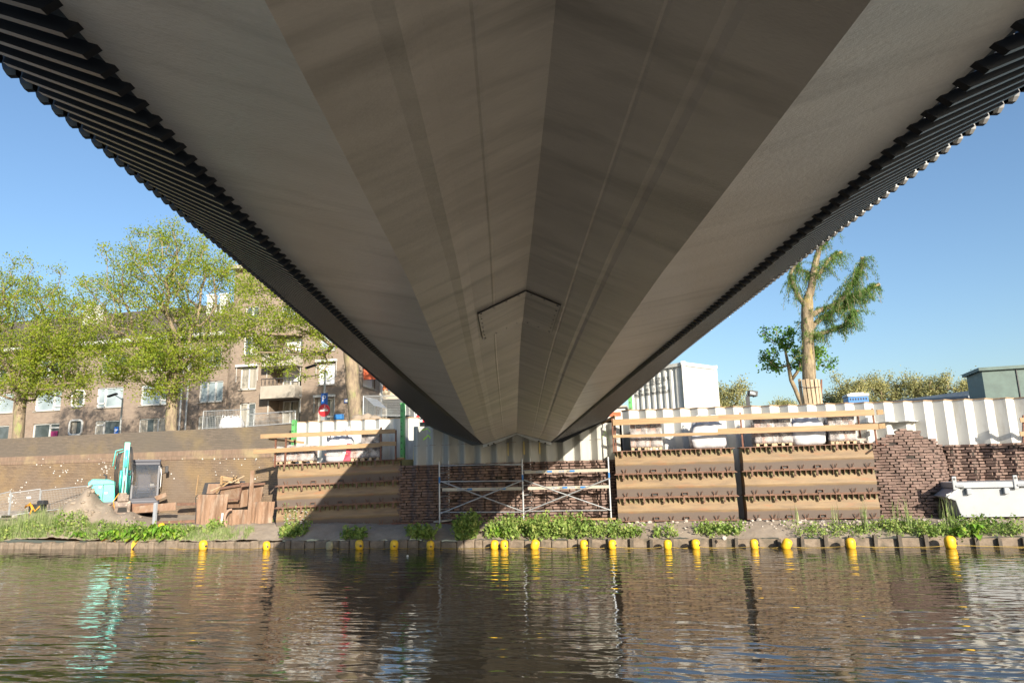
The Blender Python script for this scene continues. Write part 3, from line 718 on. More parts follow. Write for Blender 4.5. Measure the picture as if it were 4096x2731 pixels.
stack('b', (pd - pc).length, pc, atan2(pd.y - pc.y, pd.x - pc.x), ['bottom steel trough of the middle stack, next to the scaffold', 'middle steel trough of the stack next to the scaffold', 'top steel trough, green edged, of the stack next to the scaffold'], st)
pe = atd(2990, 2077, 20.7); pf = atd(3520, 2067, 20.05)
stack('c', (pf - pe).length, pe, atan2(pf.y - pe.y, pf.x - pe.x), ['bottom steel trough of the right stack, beside the bulging brick mass', 'middle steel trough of the right stack, beside the bulging brick mass', 'top steel trough of the right stack, under the wrapped pallets and white bag'], st)
nL = Vector((-sin(a1), cos(a1), 0)) * -1            # outward normal of the left stack
def pl(u, v, off=0): return atp(u, v, pa + nL * off, nL)
def pr_(u, v, off=0):
    n_ = Vector((pf.y - pc.y, -(pf.x - pc.x), 0)).normalized(); return atp(u, v, pc + n_ * off, n_)
ZTL = (pa.z + pb.z) / 2 + 3 * HP; ZTR = pc.z + 3 * HP
# outward swung end piece of the left stack
b = MB(); e = pb + (pb - pa).normalized() * .02; d2 = Vector((cos(a1 + .75), sin(a1 + .75), 0)); 
for i in range(1):
    z = pb.z; q = e + d2 * .55; H3 = HP * 3 - .02
    b.add([(e.x, e.y, z), (q.x, q.y, z), (q.x, q.y, z + H3), (e.x, e.y, z + H3), (e.x - .02, e.y + .08, z), (q.x - .02, q.y + .08, z), (q.x - .02, q.y + .08, z + H3), (e.x - .02, e.y + .08, z + H3)], [(0,1,2,3),(7,6,5,4),(0,4,5,1),(2,6,7,3),(1,5,6,2)])
tag(b.build('angled_plate', K['steel']), 'short angled steel piece closing the right end of the left stack', 'steel plate')

# ================================================================= TIMBER GUARD RAILS
def guard(label, boards, posts, fn, off=.10):
    xs_ = [fn(u, v, off) for u, v, *_ in [p[0] for p in boards]]
    th = thing('guard_rail', label, 'railing', tuple(xs_[0]))
    for (ua, va), (ub, vb), hpx, *dz in boards:
        A = fn(ua, va, off + .05 + (dz[0] if dz else 0)); B = fn(ub, vb, off + .05 + (dz[1] if len(dz) > 1 else (dz[0] if dz else 0)))
        h = hpx / F * (A - EYE).dot(HEAD); b = MB(); b.bar(A, B, .035, h); b.build('rail_board', K['plank'], th)
    for (u, v0, v1), *dz in posts:
        A = fn(u, v0, off + (dz[0] if dz else 0)); B = fn(u, v1, off + (dz[0] if dz else 0)); B = Vector((A.x, A.y, B.z)) if abs(v1 - v0) > 30 else B
        b = MB(); b.box((A + B) / 2, (.045, .045, abs(A.z - B.z))); b.box((B.x, B.y - .02, max(A.z, B.z) - .06), (.06, .03, .03)); b.build('rail_post', K['rustpost'], th)
    return th
s2 = 1 / 2.138
def Z2(x, y): return 1000 + x * s2, 1550 + y * s2
def Z3(x, y): return 2000 + x * s2, 1550 + y * s2
def Z4(x, y): return 3000 + x / 2.146, 1550 + y / 2.146
guard('timber guard rail above the left steel stack, partly in striped bridge shade',
      [(Z2(90, 417), Z2(1242, 371), 17), (Z2(30, 548), Z2(1120, 488), 17), (Z2(1110, 481), Z2(1250, 478), 17), (Z2(160, 437), Z2(462, 470), 9, -.15, -1.0)],
      [((*Z2(212, 0)[:1], Z2(0, 680)[1], Z2(0, 432)[1]), -.1), ((Z2(300, 0)[0], Z2(0, 672)[1], Z2(0, 392)[1]),), ((Z2(382, 0)[0], Z2(0, 505)[1], Z2(0, 440)[1]), -.6), ((Z2(1118, 0)[0], Z2(0, 628)[1], Z2(0, 338)[1]),), ((Z2(1246, 0)[0], Z2(0, 628)[1], Z2(0, 362)[1]), -.1)], pl, .06)
guard('long timber guard rail above the two right steel stacks',
      [(Z3(965, 298), Z3(1868, 262), 23), (Z3(1868, 258), Z4(1066, 212), 23), (Z3(965, 417), Z3(1865, 392), 11), (Z3(1862, 375), Z4(1100, 333), 22), (Z3(835, 322), Z3(985, 245), 10, -.9, .0), (Z4(1090, 212), Z4(1140, 208), 20, -.1, -.7), (Z4(1105, 332), Z4(1158, 326), 20, -.1, -.7)],
      [((Z3(975, 0)[0], Z3(0, 560)[1], Z3(0, 262)[1]),), ((Z3(995, 0)[0], Z3(0, 560)[1], Z3(0, 262)[1]), -.3), ((Z3(2080, 0)[0], Z3(0, 522)[1], Z3(0, 212)[1]),), ((Z4(950, 0)[0], Z4(0, 450)[1], Z4(0, 240)[1]), -.5), ((Z4(1088, 0)[0], Z4(0, 488)[1], Z4(0, 175)[1]),)], pr_, .06)
A = pr_(*Z4(1095, 497), .02); b = MB(); b.bar(A, A + Vector((0.02, -.62, .0)), .04, .04); tag(b.build('scaffold_tube', K['rustpost']), 'rusty rod sticking out over the end of the right stack', 'rod')
# bracket boards cut by the right edge of the picture
th = thing('guard_rail', 'end of another timber guard rail cut off by the right edge, above the grey skip', 'railing', tuple(atY(4080, 1720, 21.9)))
for v, h in ((1680, .10), (1735, .10)):
    A = atY(4080, v, 21.9); b = MB(); b.bar(A, A + Vector((2.2, 0, .03)), .035, h * 1.3); b.build('rail_board', K['plank'], th)
A = atY(4090, 1770, 21.92); B = atY(4090, 1660, 21.92); b = MB(); b.bar(A + Vector((.05, .05, 0)), B + Vector((.05, .05, 0)), .05, .05); b.build('rail_post', K['rustpost'], th)

# ================================================================= SCAFFOLD
YS = 21.35
sc = thing('scaffold', 'two bay galvanised tube scaffold on the bank under the bridge', 'scaffold', tuple(atY(2095, 2085, YS)))
def tb(name, a, b_, r=.024, mat='galv', n=10): m_ = MB(); m_.tube([a, b_], r, n); return m_.build(name, K[mat], sc, smooth=False)
def SY(x, y, z=3, Y=YS): u, v = (Z2 if z == 2 else Z3)(x, y); return atY(u, v, Y)
X1 = SY(1622, 1130, 2).x; X2 = SY(203, 1140).x; X3 = SY(950, 1105).x
zb = gz(X2, YS) + .01
for X, zt in ((X1, SY(1622, 630, 2).z), (X2, SY(203, 610).z), (X3, SY(940, 590).z)):
    m_ = MB(); m_.tube([(X, YS, zb), (X, YS, zt)], .027, 12); m_.lathe([(.05, 0), (.05, .015), (.02, .02), (.02, .12)], (X, YS, zb - .01), 10); p_ = m_.build('standard', K['galv'], sc)
    m_ = MB(); m_.tube([(X, YS, zb + 1.28), (X, YS, zb + 1.48)], .0285, 12); m_.build('blue_sleeve', K['blue'], p_)
for X, q in ((X1, .14), (X2, .16)):
    p_ = MB(); p_.tube([(X + q, YS + .55, zb + .12), (X + q, YS + .55, SY(1695, 625, 2, YS + .55).z)], .022, 10); p_.build('standard', K['galv'], sc)
    for z_ in (.45, .85, 1.15, 1.6): tb('rung', (X, YS, zb + z_), (X + q, YS + .55, zb + z_ + .02), .016)
tb('ledger', SY(1625, 668, 2), SY(2330, 650, 2, YS), .02); tb('ledger', SY(1622, 803, 2), SY(190, 795), .02); tb('ledger', SY(203, 660), SY(0, 660), .018)
tb('ledger', SY(1630, 1065, 2), SY(205, 1062), .018); tb('ledger', SY(215, 1056), SY(952, 1046), .018)
for (a, b_) in (((SY(1635, 800, 2)), SY(205, 1060)), (SY(1630, 1075, 2), SY(200, 790)), (SY(205, 788), SY(955, 1050)), (SY(212, 1062), SY(942, 772))): tb('cross_brace', a + Vector((0, -.03, 0)), b_ + Vector((0, -.03, 0)), .02)
def deckb(a, b_, h=.09, txt=()):
    m_ = MB(); m_.bar(a, b_, .05, h); o = m_.build('toe_board', K['board_grey'], sc)
    for t in txt:
        p = a + (b_ - a) * t; m_ = MB()
        for k in range(4): q = p + Vector((.045 * k, -.028, 0)); m_.bar(q + Vector((-.01, 0, -.025)), q + Vector((.012, 0, .025)), .004, .012, up=(1, 0, 0))
        q = p + Vector((.40, -.028, 0)); m_.box(q, (.16, .004, .055)); m_.build('blue_print', K['blue'], o)
        lettering('ASC', o, p + Vector((.23, -.029, -.028)), .07, 0, K['ink'], RX=pi / 2)
    return o
def lettering(text, parent, loc, size, rz, mat, RX=pi / 2, name='lettering', align='LEFT', ext=.002):
    cu = bpy.data.curves.new(name, 'FONT'); cu.body = text; cu.size = size; cu.extrude = ext; cu.align_x = align
    o = bpy.data.objects.new(name, cu); dg = bpy.context.evaluated_depsgraph_get()
    C.objects.link(o); dg.update(); me = bpy.data.meshes.new_from_object(o.evaluated_get(bpy.context.evaluated_depsgraph_get())); C.objects.unlink(o); bpy.data.objects.remove(o)
    me.name = name; me.materials.clear(); me.materials.append(mat); q = bpy.data.objects.new(name, me); C.objects.link(q)
    q.parent = parent; q.location = Vector(loc) - Vector(BASE[parent.name]); q.rotation_euler = (RX, 0, rz); return q
deckb(SY(1645, 872, 2), SY(185, 862), .10, (.2, .62)); deckb(SY(240, 860), SY(940, 845), .09, (.3, .52)); deckb(SY(210, 722), SY(930, 704), .09, (.15, .42))
m_ = MB(); m_.bar(SY(145, 1136), SY(990, 1118), .22, .05); m_.build('sole_board', K['plank'], sc)
m_ = MB(); m_.bar(SY(220, 1112, 3, YS + .35), SY(740, 1106, 3, YS + .35), .2, .04); m_.build('sole_board', K['rustpost'], sc)
m_ = MB(); m_.bar(SY(1585, 1146, 2), SY(1715, 1128, 2, YS + .5), .2, .05); m_.build('sole_board', K['board_grey'], sc)
m_ = MB(); m_.bar(atY(*Z2(1215, 1160), YC - .45), atY(*Z2(1940, 1158), YC - .4), .12, .05); tag(m_.build('plank', K['rustpost']), 'dark plank lying at the foot of the shaded brick wall left of the scaffold', 'plank')

# ================================================================= GOODS ON THE STACKS
def wrapped(loc, w_, d_, h, rz, label, mats, cols, rows, grp='wrapped pallets of paving blocks', film=True, top=None):
    t = thing('wrapped_pallet', label, 'pallet of bricks', tuple(loc), rz, grp); BASE[t.name] = (0, 0, 0)
    b = MB()
    for i in range(5): b.box((-w_ / 2 + w_ * (i + .5) / 5, 0, .085), (w_ / 6.5, d_, .018))
    for i in range(3): b.box((-w_ / 2 + .06 + (w_ - .12) * i / 2, 0, .04), (.09, d_, .075))
    b.build('pallet', K['pallet'], t)
    bw, bh = w_ / cols, (h - .1) / rows
    for k, m_ in enumerate(mats):
        b = MB()
        for r in range(rows):
            for c_ in range(cols):
                if (r * 7 + c_ * 3 + int(r / 2)) % len(mats) == k or len(mats) == 1: b.box((-w_ / 2 + bw * (c_ + .5), U(-.006, .006), .1 + bh * (r + .5)), (bw - .010, d_ - .03, bh - .010), jit=.004)
        if b.v: b.build('block_courses', m_, t)
    if film:
        bm = bmesh.new(); bmesh.ops.create_cube(bm, size=1); bmesh.ops.subdivide_edges(bm, edges=bm.edges, cuts=9, use_grid_fill=True)
        b = MB(); sd = R() * 99
        b.addbm(bm, lambda p: Vector((p.x * (w_ + .03), p.y * (d_ + .03), .10 + (p.z + .5) * (h - .06))) + Vector((p.x, p.y, p.z * .4)).normalized() * (.010 * sin(p.x * 31 + p.z * 23 + sd) + .010 * sin(p.z * 47 + p.x * 9 + p.y * 33 + sd)))
        b.build('plastic_wrap', K['film'], t, smooth=True)
    return t
def bag(name, loc, w_, d_, h, rz, label, grp=None, mat=None, top=.3, lean=0, seed=0):
    t = thing(name, label, 'bulk bag', tuple(loc), rz, grp); BASE[t.name] = (0, 0, 0)
    n = 40; prof = []; 
    for j in range(17):
        z = j / 16
        if z < .07: r = .80 + .2 * (z / .07) ** .5
        elif z < .5: r = 1.0 + .06 * sin(pi * (z - .07) / .43)
        elif z < .74: r = 1.0 - .12 * ((z - .5) / .24) ** 1.5
        else: r = .88 - (.88 - top) * ((z - .74) / .26) ** .7
        prof.append((r, z))
    sec = []
    for r, z in prof:
        ring = []
        for k in range(n):
            a = 2 * pi * k / n; sq = 1 / max(abs(cos(a)), abs(sin(a))) ** .62
            f = 1 + .035 * sin(a * 7 + z * 5 + seed) + .03 * sin(a * 13 - z * 7 + seed * 2) * (z > .4) + .04 * sin(z * 24 + a * 2) * .5
            f *= 1 + (.09 * sin(a * 9 + seed) if z > .7 else 0)
            ring.append((cos(a) * r * sq * f * w_ / 2 * .92 + lean * z * z, sin(a) * r * sq * f * d_ / 2 * .92, z * h + .02 * sin(a * 5 + seed) * (z > .2)))
        sec.append(ring)
    b = MB(); b.sweep(sec, closed=True, cap=True); b.build('bag_body', mat or K['fabric'], t, smooth=True)
    for k in range(4):
        a = pi / 4 + k * pi / 2; r = .80; b = MB(); x, y = cos(a) * w_ / 2 * .95, sin(a) * d_ / 2 * .95
        pts = [(x * .9, y * .9, h * .72), (x * .8, y * .7, h * 1.02 + U(0, .05)), (x * .4, y * .4, h * 1.05), (x * .25, y * .6, h * .86)]
        b.tube(pts, [.02, .016, .016, .02], 6); b.build('lifting_strap', mat or K['fabric'], t, smooth=True)
    return t
def onL(x, y, back): u, v = Z2(x, y); p = pl(u, v, -back); return Vector((p.x, p.y, 0))
zl = lambda p: ZTL + (p - pa).dot((pb - pa).normalized()) / L1 * (pb.z - pa.z) * 1 - (pb.z - pa.z) / 2 + .004
def putL(x, back): p = onL(x, 640, back); p.z = pa.z + 3 * HP + (pb.z - pa.z) * (p - Vector((pa.x, pa.y, 0))).length / L1; return p
wrapped(putL(285, .42), .46, .62, .56, a1, 'small pallet of pink blocks in torn wrap, leftmost on the left stack', [K['blockred'], K['blockdark']], 2, 3)
wrapped(putL(450, .42), .86, .62, .60, a1, 'wider wrapped pallet of upright pink blocks, left of the torn printed bag', [K['blockred'], K['blockdark']], 8, 3)
tb_ = bag('printed_bulk_bag', putL(765, .45), .98, .72, 1.02, a1, 'torn white and red printed bulk bag on the left stack', top=.22, lean=.12, seed=2)
b = MB(); b.add([(.20, -.385, .03), (.42, -.34, .03), (.50, -.30, .30), (.46, -.26, .62), (.30, -.33, .62), (.30, -.42, .32)], [(0, 1, 2, 5), (5, 2, 3, 4)]); b.build('red_stripe', K['bagred'], tb_)
b = MB(); 
for x, z, s_ in ((-.30, .9, .3), (.28, 1.0, .32)): b.add([(x - s_ * .4, -.12, z - .2), (x + s_ * .5, -.05, z - .22), (x + s_ * .1, .02, z + .22), (x - s_ * .4, -.22, z + .1)], [(0, 1, 2), (0, 2, 3)])
b.build('torn_flap', K['fabric'], tb_)
BASE[tb_.name] = (0, 0, 0)
lettering('Terraszand', tb_, (-.28, -.46, .44), .09, 0, K['ink'], RX=pi / 2 - .1); lettering('Winterswijk', tb_, (-.34, -.47, .32), .115, 0, K['ink'], RX=pi / 2 - .1); lettering('www.bestratingswerk.nl', tb_, (-.40, -.47, .23), .078, 0, K['inkorange'], RX=pi / 2 - .1)
wrapped(putL(925, .38), .42, .55, .42, a1, 'low wrapped pallet of pale blocks right of the torn printed bag', [K['blockred']], 5, 2)
wrapped(putL(1040, .40), .60, .60, 1.02, a1, 'tall pallet of dark blocks in striped shade on the left stack', [K['blockdark']], 5, 7, film=True)
def putR(u, back): p = pr_(u, 1810, -back); p.z = ZTR + .004 + (gz(0, 21) * 0); return p
aR = atan2(pf.y - pc.y, pf.x - pc.x)
wrapped(putR(Z3(1195, 0)[0], .45), .52, .62, .86, aR, 'wrapped pallet of mixed brown blocks, first from the scaffold on the middle stack', [K['blockred'], K['blockdark']], 3, 4)
wrapped(putR(Z3(1320, 0)[0], .45), .50, .62, .88, aR, 'wrapped pallet of mixed brown blocks, between its twin and the plump white bag', [K['blockred'], K['blockdark']], 3, 4)
bag('bulk_bag', putR(Z3(1785, 0)[0], .50), 1.12, .86, .98, aR, 'plump white bulk bag on the stack next to the scaffold', 'white bulk bags on the steel stacks', top=.30, seed=5)
wrapped(putR(Z4(125, 0)[0], .45), .56, .62, .90, aR, 'wrapped pallet with a white paper label at the left end of the right stack', [K['blockdark'], K['blockred']], 3, 4)
wrapped(putR(Z4(275, 0)[0], .45), .54, .62, .90, aR, 'wrapped pallet of dark blocks against the left side of the right white bag', [K['blockdark']], 3, 4)
bag('bulk_bag', putR(Z4(500, 0)[0], .50), 1.08, .82, .92, aR, 'slumped white bulk bag between wrapped pallets on the right stack', 'white bulk bags on the steel stacks', top=.4, seed=9)
wrapped(putR(Z4(735, 0)[0], .42), .38, .62, .86, aR, 'narrow grey wrapped pallet right of the slumped white bag', [K['blockdark']], 2, 5)
wrapped(putR(Z4(825, 0)[0], .42), .50, .62, .86, aR, 'wrapped pallet with dark top at the right end of the right stack', [K['blockdark'], K['blockred']], 3, 4)
t = thing('rubble_bricks', 'few loose broken bricks lying on the end of the right stack', 'bricks', tuple(putR(Z4(960, 0)[0], .3)))
b = MB()
for _ in range(14):
    p = putR(Z4(U(905, 1020), 0)[0], U(.15, .5)); b.box((p.x, p.y, p.z + U(.03, .12)), (U(.1, .2), .09, .07), Matrix.Rotation(U(0, 3), 3, 'Z') @ Matrix.Rotation(U(-.4, .4), 3, 'X'), jit=.01)
b.build('loose_bricks', K['stone'], t)
# green posts
for (x, y0, y1, zf, lab, Y) in ((1315, 612, 130, Z2, 'tall green steel post in front of the left piling, beside the bridge', 22.35), (380, 560, 278, Z2, 'green steel post at the left end of the white piling', 22.6), (1133, 270, 60, Z3, 'green steel post in front of the white container', 23.35)):
    A = atY(*zf(x, y0), Y); B = atY(*zf(x, y1), Y); t = thing('steel_post', lab, 'post', (A.x, Y, A.z), 0)
    b = MB(); b.box((A.x, Y, (A.z + B.z) / 2), (.05, .16, B.z - A.z)); b.box((A.x - .05, Y - .08, (A.z + B.z) / 2), (.10, .012, B.z - A.z)); b.build('post', K['green'], t)
    b = MB()
    for k in range(int((B.z - A.z) / .22)): b.box((A.x - .05, Y - .088, A.z + .12 + .22 * k), (.05, .006, .03))
    b.build('slots', K['bolt'], t)
A = atY(*Z2(1295, 618), 22.2); b = MB(); b.box((A.x, 22.1, A.z + .03), (.24, .2, .10)); tag(b.build('timber_block', K['plank']), 'small timber block under the tall green post', 'block')

# ================================================================= BUOYS AND ROPE
BU = [(467, 1252, 29, 0), (613, 1250, 26, 0), (757, 1252, 26, 1), (826, 1251, 29, 0), (904, 1249, 29, 0), (988, 1249, 27, 0), (1135, 1251, 28, 0), (1158, 1249, 28, 0), (1225, 1249, 30, 0), (1341, 1249, 28, 0), (1406, 1249, 28, 0), (1533, 1248, 28, 0), (1598, 1247, 29, 0), (1733, 1248, 29, 0), (1801, 1247, 33, 0), (1955, 1248, 32, 0), (2184, 1247, 37, 0)]
desc = ['yellow buoy floating in front of the rusty plates, leftmost on the water', 'yellow buoy at the foot of the left stack, at the start of the shade', 'dirty grey buoy among the yellow ones', 'yellow buoy just right of the dirty grey one', 'yellow buoy below the dark dirt bank, between two in the shade', 'yellow buoy below the left end of the scaffold, last in the shade', 'left one of the two yellow buoys that nearly touch', 'right one of the two yellow buoys that nearly touch', 'yellow buoy leaning by the left end of the nettles', 'yellow buoy in front of the thickest nettles', 'yellow buoy at the right end of the nettles', 'yellow buoy below the left part of the stack next to the scaffold', 'yellow buoy below the middle of the stack next to the scaffold', 'yellow buoy below the left part of the right stack', 'bent yellow buoy below the left part of the right stack', 'yellow buoy below the right end of the right stack', 'largest yellow buoy, in front of the grey skip, rightmost']
YBU = 19.55; BP = []
for i, (x, y, wpx, dirty) in enumerate(BU):
    p = atY(x * 1.7415, 2186, YBU); d = (p - EYE).dot(HEAD); r = wpx / F * d / 2 * 1.1; BP.append(p.x)
    t = thing('buoy', desc[i], 'buoy', (p.x, YBU, WZ - .03), U(-.5, .5), 'floats on the rope along the bank'); BASE[t.name] = (0, 0, 0)
    tl = {8: .35, 14: .5, 4: .15, 5: .12}.get(i, U(-.1, .1)); ax = Vector((sin(tl), U(-.15, .05), cos(tl)))
    h = r * 2.45
    prof = [(r * .25, 0), (r * .62, r * .08), (r * .9, r * .35), (r, r * .8), (r, h - r * .85), (r * .9, h - r * .4), (r * .62, h - r * .1), (r * .25, h)]
    b = MB(); b.lathe(prof, (0, 0, 0), 18, ax); b.build('float', K['buoy_grey'] if dirty else K['yellow'], t, smooth=True)
    b = MB(); q = Vector((r * .85, -r * .55, h * .45)); b.lathe([(r * .30, 0), (r * .28, r * .12), (r * .12, r * .14)], q, 10, (.8, -.6, .1)); b.build('socket', K['dark'] if not dirty else K['buoy_grey'], t)
t = thing('floating_rope', 'thin yellow rope linking the buoys along the water edge', 'rope', (0, YBU, 0)); b = MB()
xs_ = [BP[0] - 1.2] + BP + [BP[-1] + 6]; pts = []
for a, c_ in zip(xs_, xs_[1:]):
    for k in range(8):
        f = k / 8; pts.append((a + (c_ - a) * f, YBU + .05 * sin(a * 5 + f * 9) + (.14 * sin(pi * f)), WZ + .07 * (2 * abs(f - .5)) ** 2 - .004))
b.tube(pts, .007, 5); b.build('rope', K['rope'], t)

# ================================================================= EXCAVATOR
K['bucket'] = M('worn_bucket', (.22, .17, .14), (.13, .10, .085), scale=9, rough=.6, metal=.3, c3=(.34, .29, .24), s3=12, lo3=.55, hi3=.65)
XC = atd(512, 2000, 27.0); ae = atan2(-XC.x, XC.y)      # faces the camera
gx = gz(XC.x, XC.y); ex = thing('excavator', 'compact turquoise excavator parked before the brick quay wall, bucket down', 'excavator', (XC.x, XC.y, gx), ae); BASE[ex.name] = (0, 0, 0)
zc = atd(560, 2000, 27).z - gx              # cab floor above the ground
tpz = atd(560, 1845, 27).z - gx
SX = 1 / F * 27.0 * cos(radians(29)) / 1.0
def lx(u): return (u - 512) * .0099 / cos(radians(29.4)) * .94
for sx in (-1, 1):
    b = MB(); P = [(sx * .72, y, z) for y, z in ((-1.0, .18), (-1.12, .34), (-.98, .5), (1.0, .5), (1.14, .34), (1.0, .18), (.7, .04), (-.7, .04))]
    b.prism([Vector(p) for p in P], (-.17, 0, 0), (.17, 0, 0)); o = b.build('track', K['dark'], ex)
    b = MB(); [b.lathe([(.13, -.18), (.13, .18)], (sx * .72, y, .24), 12, (1, 0, 0)) for y in (-.85, -.4, 0, .4, .85)]; b.build('rollers', K['rust_dark'], o)
b = MB(); b.box((0, 0, .45), (1.1, 1.2, .3)); b.box((0, -1.28, .33), (1.9, .06, .36)); b.build('undercarriage', K['rust_dark'], ex)
b = MB(); b.cbox((.05, .2, zc - .10), (2.0, 2.0, .2), .04); b.build('slewing_deck', K['cabdark'], ex)
x0, x1 = lx(386), lx(470); hb = atd(430, 1915, 27).z - gx
b = MB(); poly = [(x0 + .02, zc - .25), (x1, zc - .42), (x1, hb - .12), (x1 - .25, hb - .02), (x0 + .12, hb), (x0, hb - .12)]
b.prism([Vector((x, -.55, z)) for x, z in poly], (0, 0, 0), (0, 1.7, 0)); b.build('engine_cover', K['teal'], ex, bevel=.03)
b = MB(); b.bar((x0 + .10, -.57, hb - .20), (x1 - .06, -.57, hb - .20), .012, .02); b.bar((x0 + .5, -.57, hb - .2), (x0 + .5, -.57, zc - .3), .012, .02, up=(1, 0, 0)); b.build('cover_seam', K['dark'], ex)
b = MB(); b.lathe([(.075, 0), (.06, .02)], (lx(423), -.555, hb - .30), 14, (0, -1, 0)); b.build('work_light', K['glasslit'], ex)
b = MB(); b.cbox((lx(442), -.56, hb - .52), (.10, .02, .07), .008); b.build('indicator_light', K['white'], ex)
b = MB(); b.tube([(x0 + .55, .2, hb - .05), (x0 + .55, .2, hb + .12), (x0 + .45, .2, hb + .17)], .035, 8); b.build('exhaust', K['dark'], ex)
# cab
cx0, cx1 = lx(517), lx(606); cw = cx1 - cx0; cxm = (cx0 + cx1) / 2; y0, y1 = -.62, .75
b = MB()
for x in (cx0 + .03, cx1 - .03):
    b.bar((x, y0, zc), (x, y0 + .10, tpz), .07, .07); b.bar((x, y1, zc), (x, y1, tpz), .07, .07); b.bar((x, y0, zc + .03), (x, y1, zc + .03), .06, .09); b.bar((x, y0 + .1, tpz - .04), (x, y1, tpz - .04), .06, .08)
b.bar((cx0, y0, zc + .04), (cx1, y0, zc + .04), .09, .10); b.bar((cx0, y0 + .04, zc + .52), (cx1, y0 + .04, zc + .52), .03, .03); b.bar((cx0, y1, zc + .3), (cx1, y1, zc + .3), .04, .6); b.build('cab_frame', K['cabdark'], ex)
b = MB(); b.cbox((cxm, (y0 + y1) / 2 + .04, tpz + .01), (cw + .05, y1 - y0 + .1, .10), .03); b.cbox((cxm, y0 + .06, tpz - .10), (cw, .1, .12), .02); b.build('cab_roof', K['cabdark'], ex)
b = MB(); b.box((cxm, y0 + .035, (zc + tpz) / 2 - .02), (cw - .10, .008, tpz - zc - .25)); b.build('windscreen', K['cabglass'], ex)
for x in (cx0 + .02, cx1 - .02): b = MB(); b.box((x, (y0 + y1) / 2, (zc + tpz) / 2), (.008, y1 - y0 - .12, tpz - zc - .2)); b.build('side_window', K['cabglass'], ex)
b = MB(); b.cbox((cxm - .02, .35, zc + .68), (.46, .14, .62), .05); b.cbox((cxm - .02, .15, zc + .35), (.46, .45, .14), .05); b.cbox((cxm - .02, .36, zc + 1.08), (.28, .1, .18), .04); b.build('seat', M('seat_cloth', (.12, .13, .18), rough=.8), ex)
for sx in (-1, 1): b = MB(); b.tube([(cxm + sx * .27, .0, zc + .2), (cxm + sx * .27, -.08, zc + .62)], .02, 6); b.lathe([(.03, 0), (.035, .05), (.02, .1)], (cxm + sx * .27, -.08, zc + .6), 8); b.build('control_lever', K['dark'], ex)
b = MB(); b.cbox((cxm + .25, -.2, zc + .55), (.16, .1, .14), .03); b.build('monitor', K['white'], ex)
b = MB(); b.bar((cxm - .05, y0 + .02, tpz - .14), (cxm + .26, y0 - .01, tpz - .62), .012, .012); b.bar((cxm + .01, y0 + .02, tpz - .14), (cxm + .30, y0 - .01, tpz - .60), .012, .012); b.build('wiper', K['dark'], ex)
b = MB(); b.tube([(cx1, y0, tpz - .25), (cx1 + .10, y0 - .05, tpz - .22), (cx1 + .24, y0 - .08, tpz - .24)], .012, 6); m_ = b.build('mirror_arm', K['dark'], ex)
b = MB(); b.cbox((lx(628), y0 - .08, tpz - .33), (.12, .06, .26), .025); b.build('mirror', K['dark'], ex)
b = MB(); b.tube([(cx1 + .03, y0 + .1, tpz - .25), (cx1 + .06, y0 + .08, tpz - .5), (cx1 + .06, y0 + .08, zc + .5), (cx1 + .02, y0 + .1, zc + .42)], .014, 6); b.build('grab_rail', K['galv'], ex)
# boom folded over, arm coming straight down towards the viewer
bx = lx(497); kz = atd(497, 1776, 25.6).z - gx; by = -1.55
b = MB(); b.sweep([[(bx + sx * w_, y + dy, z + dz) for sx, dy, dz in ((-1, -hh, -hh * .3), (1, -hh, -hh * .3), (1, hh, hh * .3), (-1, hh, hh * .3))] for y, z, w_, hh in ((-.35, zc + .1, .11, .10), (-.55, zc + .9, .11, .17), (-.85, kz - .75, .10, .15), (-1.25, kz - .15, .09, .12), (by, kz, .085, .10))], closed=True, cap=True)
b.build('boom', K['teal'], ex, bevel=.015)
b = MB(); zk = atd(500, 1985, 25.4).z - gx
b.sweep([[(bx + sx * w_, y + dy, z) for sx, dy in ((-1, -hh), (1, -hh), (1, hh), (-1, hh))] for y, z, w_, hh in ((by - .02, kz + .06, .09, .10), (by - .06, kz - .5, .085, .14), (by - .12, kz - 1.2, .075, .11), (by - .20, zk, .075, .08))], closed=True, cap=True)
b.build('dipper_arm', K['teal'], ex, bevel=.015)
b = MB(); b.tube([(bx, by - .20, kz - .22), (bx, by - .26, kz - .85)], .055, 12); b.build('bucket_cylinder', K['teal'], ex, smooth=True)
b = MB(); b.tube([(bx, by - .26, kz - .84), (bx, by - .29, zk + .15)], .03, 10); b.build('piston_rod', K['chrome'], ex, smooth=True)
for sx in (-1, 1): b = MB(); b.tube([(bx + sx * .15, -.75, zc + .25), (bx + sx * .15, -1.0, kz - .95)], .045, 10); b.build('boom_cylinder', K['teal'], ex, smooth=True)
hoses = []
for k in range(4):
    b = MB(); q = -.16 - .035 * k; b.tube([(bx + q, by + .1, kz - .30), (bx + q - .06, by, kz - .55), (bx + q - .08, by + .2, kz - 1.1), (bx + q - .02, -1.0, zc + .35), (bx + q, -.6, zc + .2)], .016, 6); b.build('hose', K['dark'], ex, smooth=True)
for k in range(3):
    b = MB(); q = .13 + .035 * k; b.tube([(bx + q * .7, by - .05, kz - .10), (bx + q, by - .1, kz - .4), (bx + q + .04, by - .05, kz - .95), (bx + q, by - .05, kz - 1.15), (bx + .08, by - .1, kz - 1.05)], .015, 6); b.build('hose', K['dark'], ex, smooth=True)
b = MB(); b.tube([(bx - .12, by + .05, kz - .18), (bx - .36, by + .1, kz - .24), (bx - .42, by + .1, kz - .8)], .02, 6); b.tube([(bx - .10, by + .05, kz - .26), (bx - .30, by + .1, kz - .34), (bx - .33, by + .1, kz - .9)], .014, 6); b.build('teal_pipe', K['teal'], ex, smooth=True)
